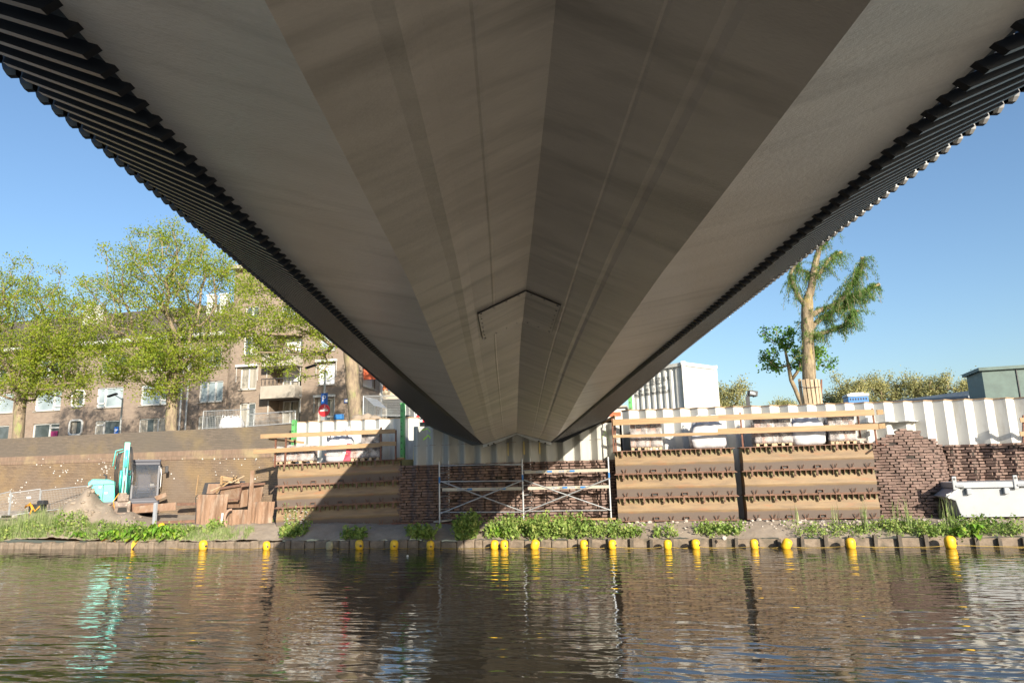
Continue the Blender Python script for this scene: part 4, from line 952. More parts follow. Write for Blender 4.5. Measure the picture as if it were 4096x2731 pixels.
b = MB(); b.tube([(bx - .14, by - .2, zk + .12), (bx - .30, by - .22, zk - .15), (bx - .24, by - .2, zk - .45), (bx - .12, by - .18, zk - .52)], .018, 6); b.build('orange_hose', K['orange'], ex, smooth=True)
b = MB(); b.cbox((bx, by - .2, zk - .05), (.36, .26, .24), .02); b.cbox((bx, by - .22, zk + .06), (.22, .2, .16), .02); b.build('quick_coupler', K['bucket'], ex)
b = MB(); zg = .02 + (gz(XC.x + 1.1, XC.y - 1.3) - gx) * 0
zg = atd(500, 2084, 25.4).z - gx; W = .24
pp = [(-.34, zk - .16), (-.40, zk - .34), (-.36, zk - .62), (-.18, zg + .02)]; sec = []
for y, z in pp: sec.append([(bx - W, by + y + .1, z), (bx + W, by + y + .1, z), (bx + W, by + y + .13, z), (bx - W, by + y + .13, z)])
b.sweep(sec, closed=True, cap=True)
for sx in (-1, 1): b.prism([Vector((bx + sx * W, by + y, z)) for y, z in ((-.24, zk - .16), (-.30, zk - .34), (-.26, zk - .62), (-.08, zg), (.30, zg + .18), (.22, zk - .3), (.0, zk - .14))], (-.012, 0, 0), (.012, 0, 0))
b.box((bx, by - .05, zg + .02), (.60, .25, .03)); o = b.build('bucket', K['bucket'], ex)
b = MB(); b.add([(bx - .13, by - .325, zk - .38), (bx + .13, by - .325, zk - .38), (bx + .19, by - .20, zg + .10), (bx - .19, by - .20, zg + .10)], [(0, 1, 2, 3)]); b.build('bucket_opening', K['bolt'], o)  # dark quad stands in for the shade inside the bucket

# ================================================================= OTHER THINGS ON THE LEFT BANK
def plate(pts, th_, name='rusty_plate', lab='', cat='steel plate', mat=None, parent=None, tag_=True, d=(0, 1, 0)):
    b = MB(); b.prism([Vector(p) for p in pts], (0, 0, 0), Vector(d) * th_); o = b.build(name, mat or K['rust'], parent)
    if tag_: tag(o, lab, cat)
    return o
def Z7(x, y): return 760 + x / 5.058, 1860 + y / 5.058
YP = 21.35
def q7(x, y, Y=YP): return atY(*Z7(x, y), Y)
def folded(name, lab, x0, x1, yt, yb, Y, lean=.12, k=3):
    """rusty sheet with vertical ribs"""
    b = MB(); n = 24; T = []; 
    A = q7(x0, yt, Y); B = q7(x1, yt, Y); A2 = q7(x0 - 12, yb, Y); 
    secs = []
    for j in range(5):
        f = j / 4; z = A2.z - .12 + (A.z - A2.z + .12) * f; row = []
        for i in range(n + 1):
            x = A.x + (B.x - A.x) * i / n - (1 - f) * .04; fold_ = .022 * max(-1, min(1, 2.2 * sin(i / n * k * 2 * pi + .6)))
            row.append((x, Y + lean * f + fold_ + .01 * sin(i * 1.7 + j), z))
        secs.append(row)
    k0 = len(b.v); b.sweep(secs); b.sweep([[(x, y + .012, z) for x, y, z in r] for r in secs]); 
    b.add([p for p in secs[-1]] + [(x, y + .012, z) for x, y, z in secs[-1]], [(i, i + 1, i + n + 2, i + n + 1) for i in range(n)])
    return tag(b.build(name, K['rust']), lab, 'steel plate')
folded('rusty_plate', 'tall ribbed rusty steel plate, leftmost of the plates standing on the bank', 105, 720, 600, 1420, 21.3, k=2)
folded('rusty_plate', 'lower rusty plate with a hole, standing right of the tall one behind the round hose', 680, 1200, 905, 1470, 21.15, k=2, lean=.08)
folded('rusty_plate', 'rusty ribbed plate between the upright plank and the left stack', 1225, 1665, 745, 1420, 21.4, k=2)
A = q7(1175, 1430, 21.05); B = q7(1270, 105, 21.2); b = MB(); b.bar(A, B, .13, .05, up=(0, 1, 0)); tag(b.build('upright_plank', K['rust']), 'tall narrow rusty upright board among the rusty plates', 'board')
A = q7(120, 600, 21.6); B = q7(172, 200, 21.6); b = MB(); b.bar(A, B, .035, .03, up=(0, 1, 0)); tag(b.build('stake', K['plank']), 'thin leaning stake behind the tall rusty plate', 'stake')
b = MB(); P = [q7(x, y, Y) for x, y, Y in ((850, 895, 21.0), (780, 915, 20.95), (715, 1010, 20.9), (700, 1130, 20.88), (750, 1270, 20.85), (840, 1420, 20.8), (960, 1460, 20.75), (1250, 1440, 20.75), (1480, 1350, 20.8), (1600, 1305, 20.85), (1790, 1330, 20.85))]
PP = []
for i in range(len(P) - 1):
    for k in range(4):
        f = k / 4; p0 = P[max(i - 1, 0)]; p1 = P[i]; p2 = P[i + 1]; p3 = P[min(i + 2, len(P) - 1)]
        PP.append(.5 * ((2 * p1) + (p2 - p0) * f + (2 * p0 - 5 * p1 + 4 * p2 - p3) * f * f + (3 * p1 - p0 - 3 * p2 + p3) * f ** 3))
b.tube(PP + [P[-1]], .042, 10); tag(b.build('hose', K['brown_hose'], smooth=True), 'thick brown hose curling over the rusty plates and along the ground', 'hose')
b = MB(); P = [q7(x, y, 21.2) for x, y in ((160, 600), (110, 650), (125, 900), (95, 1250), (40, 1380))]; b.tube(P, .012, 6); tag(b.build('cable', K['dark'], smooth=True), 'thin grey cable hanging down the edge of the tall rusty plate', 'cable')
A = q7(660, 970, 21.1); B = q7(635, 1180, 21.0); b = MB(); b.bar(A, B, .06, .03); tag(b.build('plastic_strip', K['white']), 'white and blue plastic strip between the two rusty plates', 'strip')
# open rusty skip with waste timber
sk = thing('rusty_skip', 'rusty open skip with scrap wood in it, behind the rusty plates', 'skip', tuple(q7(900, 850, 22.6)))
def q8(x, y, Y=22.4): return atY(*Z7(x, y), Y)
plate([q8(610, 860), q8(1000, 860), q8(990, 690, 22.1), q8(1040, 430, 22.1), q8(620, 460, 22.1)], .03, 'side_panel', parent=sk, tag_=False)
plate([q8(1000, 860), q8(1430, 760), q8(1490, 400, 22.3), q8(1040, 450, 22.3)], .03, 'side_panel', parent=sk, tag_=False, mat=K['rust'])
b = MB(); b.bar(q8(600, 470, 22.05), q8(1040, 400, 22.05), .07, .08); b.bar(q8(1040, 420, 22.05), q8(1520, 370, 22.2), .07, .07); b.bar(q8(740, 370, 23.1), q8(1400, 375, 23.1), .06, .07); b.build('rim', K['rust_dark'], sk)
b = MB(); b.bar(q8(1040, 440, 22.02), q8(985, 700, 22.02), .05, .04); b.bar(q8(745, 700, 22.02), q8(985, 690, 22.02), .05, .05); b.build('rib', K['rust_dark'], sk)
plate([q8(235, 590, 23.0), q8(620, 590, 23.0), q8(1110, 380, 23.4), q8(1110, 315, 23.4), q8(300, 355, 23.0)], .05, 'rubber_mat', 'black tarpaulin edge behind the scrap wood', 'tarpaulin', K['dark'])
plate([q8(330, 580, 22.9), q8(620, 575, 22.9), q8(610, 370, 22.9), q8(370, 375, 22.9)], .03, 'rusty_plate', 'small square brownish plate leaning left of the skip', 'steel plate')
pt = thing('pallet', 'broken yellow wooden pallet sticking out of the rusty skip', 'pallet', tuple(q8(780, 400, 22.7)))
for a, c_, w_ in (((625, 230), (1000, 300), .07), ((665, 285), (990, 330), .06), ((665, 345), (740, 352), .06)): b = MB(); b.bar(q8(*a, 22.7), q8(*c_, 22.9), .02, w_); b.build('slat', K['plank'], pt)
b = MB(); b.bar(q8(640, 225, 22.68), q8(632, 400, 22.68), .08, .04, up=(0, 1, 0)); b.build('block', K['plank'], pt)
for i, (a, c_, w_) in enumerate((((410, 520), (640, 420), .03), ((650, 430), (920, 250), .05), ((860, 330), (1095, 215), .03), ((530, 550), (650, 420), .07), ((880, 210), (900, 330), .04), ((940, 225), (950, 320), .04), ((780, 340), (1000, 345), .06))):
    b = MB(); b.bar(q8(*a, 22.35), q8(*c_, 22.75), .03, w_); tag(b.build('scrap_wood', K['plank'] if i % 2 else K['pallet']), ['thin stick pointing down left in the scrap heap', 'long grey plank rising across the scrap heap', 'thin stick pointing up right over the scrap heap', 'short pale plank at the left foot of the scrap heap', 'first small upright lath in the scrap heap', 'second small upright lath in the scrap heap', 'flat plank lying on top of the scrap heap'][i], 'plank', 'scrap wood on the rusty skip')
def Z8(x, y): return 380 + x / 4.48, 1760 + y / 4.48
def q9(x, y, Y): return atY(*Z8(x, y), Y)
plate([q9(680, 1310, 22.2), q9(1440, 1250, 22.2), q9(1440, 1110, 22.3), q9(1060, 1150, 22.3), q9(690, 1190, 22.3)], .03, lab='low rusty plate standing on edge beside the excavator bucket')
plate([q9(1060, 1010, 23.2), q9(1260, 935, 23.2), q9(1275, 1010, 23.2), q9(1110, 1080, 23.2)], .03, lab='small bent rusty plate lying right of the excavator cab')
plate([q9(740, 1120, 23.3), q9(830, 1110, 23.6), q9(930, 1165, 23.0), q9(800, 1190, 22.8)], .02, 'grey_sheet', 'crumpled dark grey sheet under the excavator cab', 'sheet', K['dark'], d=(0, 0, .5))
A = q9(1060, 1520, 21.3); B = q9(1088, 1125, 21.5); b = MB(); b.bar(A, B, .11, .08, up=(0, 1, 0)); tag(b.build('marker_post', K['skip']), 'grey square post standing between the excavator and the rusty plates', 'post')
A = q9(1100, 1475, 21.5); b = MB(); b.bar(A, A + Vector((1.5, .2, .02)), .12, .10); tag(b.build('rusty_beam', K['rust_dark']), 'rusty beam on the ground right of the grey post', 'beam')
A = q9(1040, 1130, 22.9); b = MB(); b.bar(A + Vector((1.0, .1, -.05)), A + Vector((2.9, .1, -.06)), .15, .10); tag(b.build('rusty_beam', K['rust_dark']), 'long beam in the grass before the quay, left of the tall rusty plate', 'beam')
# pump with yellow hoses
pc_ = atY(148, 2055, 22.3); t = thing('pump', 'small black pump with yellow hoses beside the dirt heap', 'pump', tuple(pc_))
b = MB(); b.cbox(pc_ + Vector((0, 0, .22)), (.5, .35, .30), .05); b.cbox(pc_ + Vector((.2, 0, .42)), (.3, .25, .18), .05); b.build('motor', K['dark'], t)
b = MB(); b.tube([pc_ + Vector(p) for p in ((-.35, -.22, .25), (-.1, -.25, .42), (.05, -.28, .2), (.0, -.3, .02))], .03, 8); b.tube([pc_ + Vector(p) for p in ((-.3, -.25, .32), (0, -.27, .34), (.16, -.25, .12), (.3, -.2, .3))], .025, 8); b.build('yellow_hose', K['orange'], t, smooth=True)
# mesh fences
def meshfence(A, B, h, label, cols=28, rows=9, mat='galv', r=.0032, grp=None, frame=.018, par=None, feet=True):
    A = Vector(A); B = Vector(B); t = thing('mesh_fence', label, 'fence', tuple((A + B) / 2), 0, grp)
    b = MB(); z = Vector((0, 0, h)); b.tube([A, A + z], frame, 8); b.tube([B, B + z], frame, 8); b.tube([A + z, B + z], frame, 8); b.tube([A + z * .06, B + z * .06], frame, 8); b.build('frame', K[mat], t)
    b = MB()
    for i in range(1, cols): p = A + (B - A) * i / cols; b.tube([p + z * .06, p + z], r, 4, cap=False)
    for j in range(1, rows): p = z * (.06 + .94 * j / rows); b.tube([A + p, B + p], r, 4, cap=False)
    b.build('wire_mesh', K['wire'], t)
    if feet:
        for p in (A, B): b = MB(); b.cbox(p + Vector((0, 0, .03)), (.6, .2, .1), .02); b.build('foot', K['concrete'], t)
    return t
F0 = atd(-40, 2085, 27.5); F1 = atd(32, 2068, 27.6); F2 = atd(152, 2050, 28.0); F3 = atd(340, 2030, 28.3)
meshfence(F0, F1, atd(32, 1965, 27.6).z - F1.z, 'galvanised mesh fence panel cut off by the left edge, before the brick quay', 14)
meshfence(F1 + Vector((.05, 0, 0)), F2, atd(152, 1955, 28).z - F2.z, 'galvanised mesh fence panel with a small white sign, left of the dirt heap', 26)
meshfence(F2 + Vector((.05, 0, 0)), F3, atd(340, 1943, 28.3).z - F3.z, 'galvanised mesh fence panel behind the dirt heap, ending at the excavator', 30)
A = F1 + (F2 - F1) * .65 + Vector((0, -.03, .65)); b = MB(); b.box(A, (.22, .01, .09)); tag(b.build('sign', K['white']), 'small white sign on the mesh fence left of the dirt heap', 'sign')
# rocks in the dirt heap + rubble
def rock(b, c, r):
    bm = bmesh.new(); bmesh.ops.create_icosphere(bm, subdivisions=1, radius=1)
    a = (U(.7, 1.2), U(.6, 1.0), U(.4, .8)); q = Matrix.Rotation(U(0, 6), 3, 'Z') @ Matrix.Rotation(U(-.5, .5), 3, 'X')
    for v in bm.verts: v.co = Vector((v.co.x * a[0], v.co.y * a[1], v.co.z * a[2])) * U(.75, 1.15)
    b.addbm(bm, lambda p: Vector(c) + q @ p * r)
b = MB()
for _ in range(160):
    x = MOUND.x + random.gauss(0, 1.4); y = max(20.5, MOUND.y + random.gauss(-.3, .7)); rock(b, (x, y, gz(x, y)), U(.03, .12))
tag(b.build('dirt_clods', K['earth'], kind='stuff'), 'crumbly clods on the sandy dirt heap left of the excavator', 'clods')
b = MB()
for _ in range(420):
    x = U(3.5, 16) if R() < .8 else U(-2, 4); y = U(20.35, 21.3); rock(b, (x, y, gz(x, y) + .01), U(.02, .07) * (1.6 if R() < .15 else 1))
tag(b.build('rubble', K['stone'], kind='stuff'), 'broken stones scattered on the bank below the right stacks', 'rubble')
for i, (u, v, r) in enumerate(((2850, 2135, .17), (2895, 2145, .12), (3005, 2110, .15), (3040, 2120, .12), (265, 2140, .19), (340, 2140, .14), (190, 2140, .12))):
    p = atz(u, v, .5); b = MB(); rock(b, (p.x, p.y, gz(p.x, max(20.1, p.y)) + .02), r)
    tag(b.build('rock', K['stone']), ['pale boulder in the weeds below the middle stack, larger of the pair', 'pale boulder in the weeds below the middle stack, smaller of the pair', 'stone lump below the gap between the two right stacks', 'stone lump just right of the gap between the right stacks', 'largest pale boulder on the left bank edging', 'pale boulder on the left edging, beside the dock leaves', 'pale boulder on the left edging, nearest the left edge'][i], 'boulder', 'boulders on the bank')

# ================================================================= GREY SKIP
YK = 21.1
def k4(x, y, Y=YK): return atY(*Z4(x, y), Y)
sg = thing('grey_skip', 'large light grey steel skip with lifting lugs at the right edge', 'skip', tuple(k4(1780, 1110)))
zt_ = k4(1780, 812).z; zr = k4(1780, 862).z; zb_ = k4(1780, 1108).z; xl = k4(1770, 950).x; XE = xl + 4.4
b = MB(); xk = k4(1665, 935, YK + .1).x; zk_ = k4(1665, 935, YK + .1).z
body = [(xl + .02, zr), (xk, zk_), (xl - .02, zb_ + .42), (xl + .06, zb_), (XE, zb_), (XE, zr)]
b.prism([Vector((x, YK, z)) for x, z in body], (0, 0, 0), (0, 1.15, 0)); b.build('body', K['skip'], sg, bevel=.015)
b = MB(); b.box(((xl + XE) / 2, YK + .57, (zt_ + zr) / 2), (XE - xl + .06, 1.30, zt_ - zr)); b.build('rim', K['skip'], sg, bevel=.01)
b = MB(); b.bar((xl + .08, YK - .03, zr), (xl - .20, YK - .03, zb_ + .50), .04, .06); b.bar((xk + .02, YK - .02, zk_ + .05), (xl - .12, YK - .02, zb_ + .62), .03, .03); b.build('corner_rib', K['white'], sg)
for x in (xl - .02, k4(2265, 800).x, k4(2265, 800).x + 2.3):
    b = MB(); b.cbox((x, YK - .09, zt_ - .02), (.11, .04, .36), .02); o = b.build('lifting_lug', K['skip'], sg)
    b = MB(); b.lathe([(.03, 0), (.03, .005)], (x, YK - .112, zt_ + .09), 10, (0, -1, 0)); b.build('lug_hole', K['bolt'], o)
    b = MB(); b.tube([(x + .02, YK - .1, zr + .05), (x + .2, YK - .12, zr + .05)], .035, 8); b.build('pin', K['skip'], o)
for x in (k4(1870, 900).x, k4(2190, 890).x, k4(2190, 890).x + 1.3): b = MB(); b.cbox((x, YK - .06, zr - .09), (.12, .12, .16), .02); b.build('step_bracket', K['skip'], sg)
b = MB(); b.box(((xl + XE) / 2 + .1, YK - .01, zb_ + .02), (XE - xl, .06, .05)); b.build('bottom_rail', K['skip'], sg)

# ================================================================= BUILDINGS
def Z5(x, y): return x / 1.47, 850 + y / 1.47
class Facade:
    """a brick wall with real openings on the plane through O, along D (to the right), facing N"""
    def __init__(s, O, D, th): s.O = Vector(O); s.D = Vector(D).normalized(); s.N = Vector((s.D.y, -s.D.x, 0)); s.th = th; s.holes = []
    def loc(s, u, v): p = atp(u, v, s.O, s.N); return (p - s.O).dot(s.D), p.z
    def P(s, a, z, o=0): return Vector((s.O.x, s.O.y, 0)) + s.D * a + s.N * o + Vector((0, 0, z))
    def wall(s, a0, a1, z0, z1, mat, name='wall', depth=.18):
        A = sorted({a0, a1} | {h[0] for h in s.holes} | {h[1] for h in s.holes}); Zs = sorted({z0, z1} | {h[2] for h in s.holes} | {h[3] for h in s.holes})
        A = [a for a in A if a0 <= a <= a1]; Zs = [z for z in Zs if z0 <= z <= z1]
        b = MB(); uv = []
        def q(p, uvs): b.add(p, [(0, 1, 2, 3)]); uv.extend(uvs)
        for i in range(len(A) - 1):
            for j in range(len(Zs) - 1):
                ca, cz = (A[i] + A[i + 1]) / 2, (Zs[j] + Zs[j + 1]) / 2
                if any(h[0] < ca < h[1] and h[2] < cz < h[3] for h in s.holes): continue
                q([s.P(A[i], Zs[j]), s.P(A[i + 1], Zs[j]), s.P(A[i + 1], Zs[j + 1]), s.P(A[i], Zs[j + 1])], [(A[i], Zs[j]), (A[i + 1], Zs[j]), (A[i + 1], Zs[j + 1]), (A[i], Zs[j + 1])])
        for a, c_, z, w_, *r in s.holes:
            d = r[0] if r else depth
            q([s.P(a, z), s.P(a, w_), s.P(a, w_, -d), s.P(a, z, -d)], [(0, z), (0, w_), (d, w_), (d, z)]); q([s.P(c_, z), s.P(c_, z, -d), s.P(c_, w_, -d), s.P(c_, w_)], [(0, z), (d, z), (d, w_), (0, w_)])
            q([s.P(a, z), s.P(a, z, -d), s.P(c_, z, -d), s.P(c_, z)], [(a, 0), (a, d), (c_, d), (c_, 0)]); q([s.P(a, w_), s.P(c_, w_), s.P(c_, w_, -d), s.P(a, w_, -d)], [(a, 0), (c_, 0), (c_, d), (a, d)])
            if r: q([s.P(a, z, -d), s.P(c_, z, -d), s.P(c_, w_, -d), s.P(a, w_, -d)], [(a, z), (c_, z), (c_, w_), (a, w_)])
        return b.build(name, mat, s.th, uv=uv)
    def window(s, a0, a1, z0, z1, glass='glass', mull=(), trans=None, curtain=False, blind=False, dep=.12, sill=True, open_=None):
        b = MB(); f = .075
        def bar(p, q_, w_=f): b.bar(p, q_, .09, w_, up=s.N.cross((q_ - p)).normalized())
        bar(s.P(a0 + f / 2, z0, -dep), s.P(a0 + f / 2, z1, -dep)); bar(s.P(a1 - f / 2, z0, -dep), s.P(a1 - f / 2, z1, -dep)); bar(s.P(a0, z0 + f / 2, -dep), s.P(a1, z0 + f / 2, -dep)); bar(s.P(a0, z1 - f / 2, -dep), s.P(a1, z1 - f / 2, -dep))
        for m_ in mull: a = a0 + (a1 - a0) * m_; bar(s.P(a, z0, -dep), s.P(a, z1, -dep), .09)
        if trans:
            ta, tb2, tz = trans; z = z0 + (z1 - z0) * tz; bar(s.P(a0 + (a1 - a0) * ta, z, -dep), s.P(a0 + (a1 - a0) * tb2, z, -dep), .10)
        o = b.build('window', K['white'], s.th)
        b = MB(); b.add([s.P(a0 + .03, z0 + .03, -dep - .03), s.P(a1 - .03, z0 + .03, -dep - .03), s.P(a1 - .03, z1 - .03, -dep - .03), s.P(a0 + .03, z1 - .03, -dep - .03)], [(0, 1, 2, 3)]); b.build('pane', K['blind'] if blind else K[glass], o)
        if curtain:
            b = MB()
            for ca, cb in curtain:
                n = 14; b.sweep([[s.P(a0 + (a1 - a0) * (ca + (cb - ca) * i / n), z, -dep - .02 + .008 * (i % 2)) for z in (z0 + .06, z1 - .06)] for i in range(n + 1)])
            b.build('curtain', K['curtain'], o)
        if sill: b = MB(); b.bar(s.P(a0 - .05, z0 - .03, .03), s.P(a1 + .05, z0 - .03, .03), .12, .05); b.build('sill', K['concrete'], o)
        return o
def rect(fc, x0, x1, y0, y1, Z=Z5):
    c = (y0 + y1) / 2; m_ = (x0 + x1) / 2
    a0 = fc.loc(*Z(x0, c))[0]; a1 = fc.loc(*Z(x1, c))[0]; zt = fc.loc(*Z(m_, y0))[1]; zb_ = fc.loc(*Z(m_, y1))[1]; return a0, a1, zb_, zt
# --- left block
O = atY(*Z5(-10, 1300), 40.0)
bl = thing('apartment_building', 'long three storey brick apartment block with dark tiled roof behind the two left trees', 'building', (O.x, 40, 4))
fc = Facade((O.x, 40, 4), (1, 0, 0), bl)
rows = [rect(fc, 553, 710, 1222, 1345), rect(fc, 568, 722, 1026, 1145), rect(fc, 600, 745, 832, 945)]
Wd = []
def addw(r, x0, x1, **k):
    y = ((1222, 1345), (1026, 1145), (832, 945))[r]; a0, a1, _, _ = rect(fc, x0, x1, *y); z0, z1 = rows[r][2], rows[r][3]; fc.holes.append((a0, a1, z0, z1)); Wd.append((a0, a1, z0, z1, k))
addw(0, 190, 345, mull=(.62,), trans=(.62, 1, .78), curtain=None); addw(0, 553, 710, mull=(.32,), trans=(0, .32, .8), curtain=[(.02, .28)]); addw(0, 812, 970, mull=(.70,), curtain=[(0, .28), (.5, .7), (.72, .95)]); addw(0, -130, 50, mull=(.3,))
addw(1, 208, 360, mull=(.7,), trans=(.7, 1, .22), glass='glasslit'); addw(1, 568, 722, mull=(.30,), trans=(0, .3, .22), glass='glasslit'); addw(1, 825, 980, mull=(.74,), trans=(.74, 1, .22), glass='glasslit'); addw(1, -105, 82, mull=(.5,), glass='glasslit')
addw(2, 232, 385, mull=(.35, .7)); addw(2, 600, 745, mull=(.3, .55)); addw(2, 842, 985, mull=(.28,), curtain=[(.05, .4)]); addw(2, -110, 42, mull=(.3, .7))
for r in (0, 1): addw(r, 1168 if r else 1160, 1308, mull=(.33, .66), glass='glasslit' if r else 'glass', curtain=None if r else [(0, .3), (.6, .95)])
for x0, x1, r in ((1065, 1125, 2), (1190, 1300, 2)): addw(2, x0, x1, mull=(.5,))
al = -25; ar = fc.loc(*Z5(1325, 1200))[0]
# repeat to the left, out of the frame edge
zt = fc.loc(*Z5(850, 762))[1]
sq = []
for (x0, x1, y0, y1) in ((428, 498, 1048, 1140), (412, 485, 1222, 1306)):
    h = rect(fc, x0, x1, y0, y1); fc.holes.append(h); sq.append(h)
fc.wall(al, ar, 3.8, zt, K['building'])
for a0, a1, z0, z1, k in Wd: fc.window(a0, a1, z0, z1, **k)
for a0, a1, z0, z1 in sq:     # framed porthole-like windows with rounded white surround
    b = MB(); r_ = .22; pts = []
    for cx, cz, st in ((a1 - r_, z1 - r_, 0), (a0 + r_, z1 - r_, 90), (a0 + r_, z0 + r_, 180), (a1 - r_, z0 + r_, 270)):
        for k in range(5): a = radians(st + k * 22.5); pts.append(fc.P(cx + r_ * cos(a) * 1.02, cz + r_ * sin(a) * 1.02, .06))
    b.tube(pts + [pts[0], pts[1]], .075, 6, cap=False); o = b.build('rounded_window', K['white'], bl)
    b = MB(); b.add([fc.P(a0, z0, -.1), fc.P(a1, z0, -.1), fc.P(a1, z1, -.1), fc.P(a0, z1, -.1)], [(0, 1, 2, 3)]); b.build('pane', K['glass'], o)
    b = MB(); b.add([fc.P(a0 + .05, z0 + .1, -.08), fc.P((a0 * .55 + a1 * .45), z0 + .1, -.08), fc.P(a0 * .55 + a1 * .45, z1 - .1, -.08), fc.P(a0 + .05, z1 - .1, -.08)], [(0, 1, 2, 3)]); b.build('curtain', K['curtain'], o)
b = MB(); b.bar(fc.P(al, zt + .08, .30), fc.P(ar, zt + .08, .30), .70, .22); b.build('gutter', K['white'], bl)
zr_ = fc.loc(*Z5(900, 672))[1]; b = MB(); zr_ = min(zr_, zt + 3.4)
b.add([fc.P(al, zt + .15, .5), fc.P(ar, zt + .15, .5), fc.P(ar, zt + 3.6, -4.5), fc.P(al, zt + 3.6, -4.5), fc.P(ar, zt + .15, -9.5), fc.P(al, zt + .15, -9.5)], [(0, 1, 2, 3), (3, 2, 4, 5), (1, 4, 2), (0, 3, 5)]); b.build('roof', K['roof'], bl)
b = MB(); b.add([fc.P(ar, 3.8), fc.P(ar, 3.8, -9), fc.P(ar, zt, -9), fc.P(ar, zt)], [(0, 1, 2, 3)]); b.build('end_wall', K['building'], bl, uv=[(0, 0), (9, 0), (9, 7), (0, 7)])
for x, y in ((325, 680), (380, 690), (1085, 640), (1165, 640)):
    a, z = fc.loc(*Z5(x, y)); b = MB(); b.box(fc.P(a, zt + 2.9, -2.8), (.5, .5, 1.6)); b.box(fc.P(a, zt + 3.75, -2.8), (.62, .62, .10)); b.build('chimney', K['white'], bl)
for x in (1062, 1098): a, z = fc.loc(*Z5(x, 1250)); b = MB(); b.tube([fc.P(a, 4, .12), fc.P(a, zt, .12)], .06, 8); b.build('drain_pipe', K['white'], bl)
# poster in the left ground floor window
a0, a1, z0, z1 = Wd[0][:4]; b = MB(); b.add([fc.P(a0 + (a1 - a0) * .68, z0 + .35, -.07), fc.P(a1 - .15, z0 + .35, -.07), fc.P(a1 - .15, z1 - .55, -.07), fc.P(a0 + (a1 - a0) * .68, z1 - .55, -.07)], [(0, 1, 2, 3)]); o = b.build('sale_sign', M('magenta_poster', (.22, .02, .10), rough=.6), bl)
# --- middle block (taller)
YB2 = 38.0
O2 = atY(*Z5(1338, 1200), YB2); bm2 = thing('apartment_building', 'taller brick apartment block with a balcony and white sun blinds, behind the middle tree', 'building', (O2.x, YB2, 4)); fc2 = Facade((O2.x, YB2, 4), (1, 0, 0), bm2)
ar2 = fc2.loc(1447, 1550)[0]; zt2 = fc2.loc(*Z5(1440, 318))[1]
W2 = []
def aw(x0, x1, y0, y1, deep=0, **k):
    h = rect(fc2, x0, x1, y0, y1); fc2.holes.append((*h, 1.0) if deep else h); W2.append((*h, deep, k)); return h
aw(1412, 1508, 912, 1040, mull=(.5,), curtain=[(.05, .4), (.55, .9)]); aw(1405, 1500, 1118, 1260, mull=(.5,), curtain=[(.05, .5)]); aw(1872, 1970, 888, 1012, blind=True); aw(1866, 1965, 1092, 1235, mull=(.28,), trans=(.28, 1, .25), curtain=[(.02, .26), (.7, .95)])
aw(1432, 1516, 725, 838, mull=(.5,), curtain=[(.6, .95)]); aw(1882, 1972, 722, 812, mull=(.5,), glass='glasslit'); aw(1442, 1522, 550, 640, mull=(.5,)); aw(1655, 1758, 548, 622, mull=(.5,), glass='glasslit')
hb1 = aw(1588, 1772, 890, 1030, deep=1); hb0 = aw(1585, 1765, 1085, 1240, deep=1); hb2 = aw(1600, 1778, 715, 845, deep=1)
fc2.wall(0, ar2, 3.8, zt2, K['building'])
for a0, a1, z0, z1, deep, k in W2:
    if not deep: fc2.window(a0, a1, z0, z1, **k)
    else:
        o = fc2.window(a0 + .35, a1 - .15, z0, z1 - .12, dep=.95, mull=(.33, .7), curtain=[(.05, .3), (.4, .65)], sill=False)
        if deep and (a0, a1, z0, z1) != tuple(hb0): 
            b = MB(); b.add([fc2.P(a0 + .45, z0 + .5, -.86), fc2.P(a1 - .4, z0 + .5, -.86), fc2.P(a1 - .4, z1 - .15, -.86), fc2.P(a0 + .45, z1 - .15, -.86)], [(0, 1, 2, 3)]); b.build('sun_blind', K['blind'], bm2)
for h in (hb1, hb2):
    a0, a1, z0, z1 = h; b = MB(); b.cbox(fc2.P((a0 + a1) / 2, z0 - .34, .42), (a1 - a0 + .16, .95, .78), .02); b.build('balcony', K['concrete'], bm2)
    b = MB(); n = 16
    for i in range(n + 1):
        a = a0 + (a1 - a0) * i / n; b.bar(fc2.P(a, z0 + .04, .84), fc2.P(a + (.08 if i % 2 else -.08), z0 + .48, .84), .025, .025)
    b.bar(fc2.P(a0 - .08, z0 + .48, .84), fc2.P(a1 + .08, z0 + .48, .84), .05, .05); b.build('balcony_railing', K['dark'], bm2)
a0, a1, z0, z1 = hb0; b = MB()
for a in (a0 - .08, a1 + .02): b.bar(fc2.P(a, z1 - .1, .05), fc2.P(a, z0 + .6, .05), .05, .05)
b.bar(fc2.P(a0 - .1, z1 + .02, .15), fc2.P(a1 + .1, z1 + .02, .15), .3, .12); b.build('awning_case', K['white'], bm2)
for x0, x1, y in ((1395, 1525, 905), (1850, 1975, 1083), (1575, 1775, 880), (1862, 1985, 876)):
    a, z = fc2.loc(*Z5(x0, y)); c_, _ = fc2.loc(*Z5(x1, y)); b = MB(); b.bar(fc2.P(a, z, .12), fc2.P(c_, z, .12), .2, .14)
    b.bar(fc2.P(a + .03, z, .1), fc2.P(a + .03, z - 1.0, .1), .03, .03); b.bar(fc2.P(c_ - .03, z, .1), fc2.P(c_ - .03, z - 1.0, .1), .03, .03); b.build('awning_case', K['white'], bm2)
